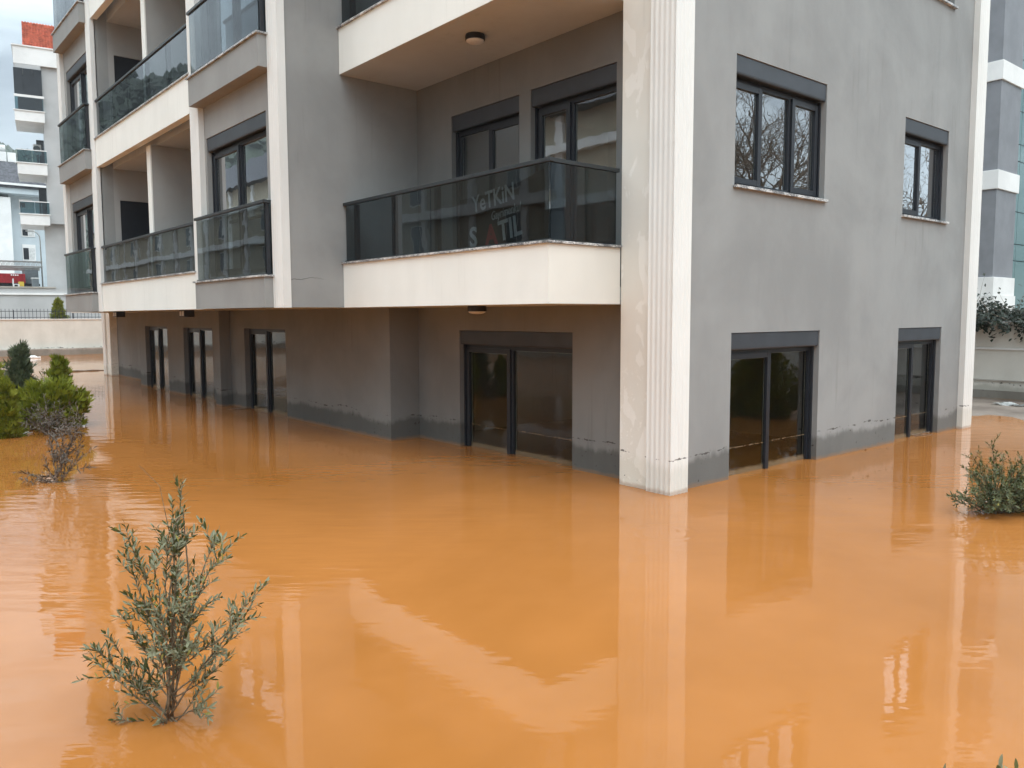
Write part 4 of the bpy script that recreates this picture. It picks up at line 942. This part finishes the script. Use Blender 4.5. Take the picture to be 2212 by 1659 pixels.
# forested hill in the mist
bm = bmesh.new(); rnd = random.Random(9); n1, n2 = 120, 26; gr = []
from mathutils import noise as mn
for i in range(n1 + 1):
    row = []
    for j in range(n2 + 1):
        x = -400 + 800 * i / n1; y = 250 + 330 * j / n2; t = j / n2
        hgt = (105 - .25 * (x - 60)) * math.sin(min(1, t * 1.45) * math.pi / 2) * (.80 + .35 * mn.noise(Vector((x / 110, y / 130, 1.3)))) + 9 * mn.noise(Vector((x / 30, y / 30, 4))) + rnd.uniform(-2.2, 2.2)
        row.append(bm.verts.new((x, y, .9 + max(0, hgt) * (1 if j else 0))))
    gr.append(row)
for i in range(n1):
    for j in range(n2): bm.faces.new((gr[i][j], gr[i + 1][j], gr[i + 1][j + 1], gr[i][j + 1]))
tag(finish(bm, 'hill', M['forest']), kind='structure')
# tree tops on the near ridge, one mass
verts, faces = [], []
for i in range(9000):
    x = rnd.uniform(-260, 300); t = rnd.uniform(.1, .8); y = 250 + 330 * t
    ii = min(n1 - 1, int((x + 700) / 1800 * n1)); jj = min(n2 - 1, int(t * n2)); z = gr if False else None
    hgt = (105 - .25 * (x - 60)) * math.sin(min(1, t * 1.45) * math.pi / 2) * (.80 + .35 * mn.noise(Vector((x / 110, y / 130, 1.3)))) + 9 * mn.noise(Vector((x / 30, y / 30, 4)))
    h = rnd.uniform(3, 7); r = h * rnd.uniform(.35, .5); b = len(verts); z0 = .9 + max(0, hgt) - 1
    verts += [(x, y, z0 + h), (x + r, y, z0 + h * .5), (x, y - r, z0 + h * .55), (x - r, y, z0 + h * .5), (x, y + r, z0 + h * .45), (x, y, z0)]
    for k in range(4): faces += [(b, b + 1 + k, b + 1 + (k + 1) % 4), (b + 5, b + 1 + (k + 1) % 4, b + 1 + k)]
me = bpy.data.meshes.new('forest'); me.from_pydata(verts, [], faces)
o = link('forest', me, M['forest']); tag(o, 'dark forest covering the misty hill behind the houses', 'forest', kind='stuff')

# ------------------------------------------------------------------ neighbour on the right: banded columns and glass curtain wall
cx, cy = 19.62, 4.07
e, inv = thing('office_building', 'blue-grey office building with white column bands and teal glass curtain wall', 'building', (26, 10, .9))
c0 = part('column', [(cx, cx + 1.55, cy, cy + 2.6, .9, 16)], M['steelgrey'], e, inv)
for z in (2.32, 5.39, 8.46, 11.53): part('column_band', [(cx - .05, cx + 1.62, cy - .05, cy + 2.65, z, z + .54)], M['bgwhite'], e, inv, c0, bevel=.01)
part('column_base', [(cx - .08, cx + 1.64, cy - .08, cy + 2.68, .9, 2.319)], M['bgwhite'], e, inv, c0)
part('core_wall', [(cx + 1.4, cx + 14, cy + .75, cy + 14, .9, 16)], M['steelgrey'], e, inv)
t = NT('teal_curtain_glass'); nb = t.bump(t.noise(.7, 3), .05, .2); M['curtainwall'] = t.principled((0.10, 0.19, 0.19), 0.03, nb, ior=1.9)
zz = 1.9; k = 0
while zz < 15:
    hgt = (1.55, .52, 1.0)[k % 3]; k += 1
    for i in range(9):
        x = cx + 1.56 + i * 1.22
        part('glass_panel', [(x + .012, x + 1.208, cy + .35, cy + .38, zz + .012, zz + hgt - .012)], M['curtainwall'], e, inv)
    zz += hgt
for i in range(10): part('mullion', [(cx + 1.55 + i * 1.22, cx + 1.57 + i * 1.22, cy + .381, cy + .5, 1.9, 15.2)], M['frame'], e, inv)
part('glazing_backing', [(cx + 1.58, cx + 12.6, cy + .51, cy + .74, .9, 15.3)], M['frame'], e, inv)

# ------------------------------------------------------------------ beige house across the pool that the balcony glass mirrors
e, inv = thing('beige_house', 'beige house with white cornices mirrored in the smoked balcony glass', 'building', (-30, 25, .9))
part('wall', [(-38, -25, 4, 120, .9, 13)], M['beige'], e, inv)
for z in (1.7, 4.75, 7.8, 10.85):
    part('cornice', [(-25.0 + .002, -24.6, 4, 120, z, z + .18)], M['bgwhite'], e, inv); part('cornice', [(-25.0 + .002, -24.75, 4, 120, z + .181, z + .55)], M['bgwhite'], e, inv)
for z in (2.4, 5.45, 8.5):
    for i in range(12):
        y = 9.0 + i * 9.8
        wn = part('window', [(-25 + .002, -24.93, y, y + 1.8, z + .35, z + 2.1)], M['bgwhite'], e, inv)
        for k in range(2): part('pane', [(-24.929, -24.91, y + .08 + k * .86, y + .86 + k * .86, z + .43, z + 2.02)], M['binx'], e, inv, wn)
for i in range(23): part('pilaster', [(-25 + .003, -24.8, 4 + i * 4.9, 4.5 + i * 4.9, .9, 12.9)], M['bgwhite'], e, inv)
bm = bmesh.new(); a = [bm.verts.new(v) for v in ((-24.2, 3, 13.01), (-24.2, 121, 13.01), (-39, 121, 13.01), (-39, 3, 13.01))]; b = [bm.verts.new(v) for v in ((-30, 9, 17.6), (-30, 112, 17.6), (-33, 112, 17.6), (-33, 9, 17.6))]
for i in range(4): bm.faces.new((a[i], a[(i + 1) % 4], b[(i + 1) % 4], b[i]))
bm.faces.new(b); bm.faces.new(list(reversed(a))); o = finish(bm, 'roof', M['slate'], None, recalc=True); o.parent = e; o.matrix_parent_inverse = inv

# ------------------------------------------------------------------ floating litter
def bottle(label, p, ln, rot, group=None):
    t = empty('plastic_bottle', label, 'litter', (p[0], p[1], .0), group); t.rotation_euler = (0, 0, rot)
    bm = bmesh.new(); r = ln * .16; tube(bm, [(-ln * .5, 0, r * .3), (-ln * .48, 0, r * .3), (ln * .22, 0, r * .3), (ln * .36, 0, r * .3), (ln * .5, 0, r * .3)], [r * .8, r, r, r * .4, r * .36], 12); finish(bm, 'bottle_body', M['plastic'], t, smooth=True)
    bm = bmesh.new(); tube(bm, [(ln * .5, 0, r * .3), (ln * .58, 0, r * .3)], r * .42, 12); finish(bm, 'cap', M['bgwhite'], t)
bottle('smaller of two white bottles floating by the far plinth', on_z(45, 772), .42, .3, None)
bottle('larger white bottle floating by the far plinth beside a smaller one', on_z(68, 774), .60, -.2, None)
bottle('white bottle caught in the foot of the small slim conifer', on_z(56, 938), .18, .5)
bottle('small white bottle floating at the foot of the dense olive bush', on_z(2118, 1082), .12, 1.2)
p = on_z(2196, 879); bm = bmesh.new(); rnd = random.Random(6); gv = {}
for i in range(11):
    for j in range(6): gv[i, j] = bm.verts.new((p.x - .1 + .22 * j / 5, p.y + .42 - .55 * i / 10, .03 + .05 * math.sin(i * .9 + j) * math.sin(math.pi * i / 10) + rnd.uniform(0, .02)))
for i in range(10):
    for j in range(5): bm.faces.new((gv[i, j], gv[i + 1, j], gv[i + 1, j + 1], gv[i, j + 1]))
bmesh.ops.solidify(bm, geom=list(bm.faces), thickness=.004)
tag(finish(bm, 'plastic_sheet', M['plastic'], smooth=True), 'crumpled white plastic sheet lying on the mud bank', 'litter')
# drifting pole and twigs on the far water
q0, q1 = on_z(108, 805), on_z(226, 800)
bm = bmesh.new(); tube(bm, [Vector(q0).lerp(q1, s / 8) + Vector((0, 0, .012 + .01 * math.sin(s * 2.2))) for s in range(9)], [.03, .028, .03, .034, .03, .028, .026, .02, .014], 7)
tag(finish(bm, 'drifting_pole', M['drybark'], smooth=True), 'long thin brown pole drifting on the water behind the bushes', 'pole')

# hairline crack in the render of the wing
rnd = random.Random(12); bm = bmesh.new(); pts = []
for i in range(25):
    q = on_y(622 + i * 3.9, 602 + rnd.uniform(-1.6, 1.6) + 2 * math.sin(i * .35), YS); pts.append(q + Vector((0, .001, 0)))
tube(bm, pts, [.0042 * (1 - i / 30) for i in range(25)], 4); under(finish(bm, 'crack', M['black'], None), B)

# misty air over the whole place
hz = boxes('haze', [(-450, 450, -120, 640, -1.9, 300)], None); hz['kind'] = 'stuff'
hm = bpy.data.materials.new('misty_air'); hm.use_nodes = True; hm.node_tree.nodes.clear()
ho = hm.node_tree.nodes.new('ShaderNodeOutputMaterial'); pv = hm.node_tree.nodes.new('ShaderNodeVolumePrincipled'); pv.inputs['Density'].default_value = 0.0005; pv.inputs['Color'].default_value = (0.95, 0.97, 1.0, 1); pv.inputs['Anisotropy'].default_value = 0.2
hm.node_tree.links.new(pv.outputs[0], ho.inputs['Volume']); hz.data.materials.append(hm)

# drift caught against the walls: twigs and dead leaves
def drift(label, c, n, seed, spread):
    rnd = random.Random(seed); e = empty('drift_debris', label, 'debris', (c[0], c[1], 0)); bm = bmesh.new(); LV = Leaves()
    for i in range(n):
        a = rnd.uniform(-.5, .5); p = Vector((rnd.gauss(0, spread[0]), rnd.gauss(0, spread[1]), .004)); d = Vector((math.cos(a), math.sin(a), 0)); l = rnd.uniform(.05, .22)
        tube(bm, [p - d * l, p + Vector((0, 0, .006)) + d.orthogonal() * .0, p + d * l], [.004, .006, .003], 5)
        for _ in range(3): LV.add(Matrix.Translation(e.location) @ frame_mat(p + Vector((rnd.gauss(0, .1), rnd.gauss(0, .1), .004)), Vector((rnd.uniform(-1, 1), rnd.uniform(-1, 1), .05)), Vector((0, 0, 1)), rnd.uniform(.6, 1.2)), rnd.randrange(3))
    finish(bm, 'twigs', M['drybark'], e); LV.write(DRY, e, 0, rnd, Vector(e.location))
drift('dark twigs drifting below the two-light window door of the side wall', on_z(2000, 934), 9, 3, (.35, .10))
drift('dead reddish leaves and twigs caught at the foot of the square pier', on_z(512, 884), 5, 4, (.10, .10))
drift('few dead leaves drifting along the grey side wall between the two doors', on_z(1866, 966), 4, 6, (.25, .05))
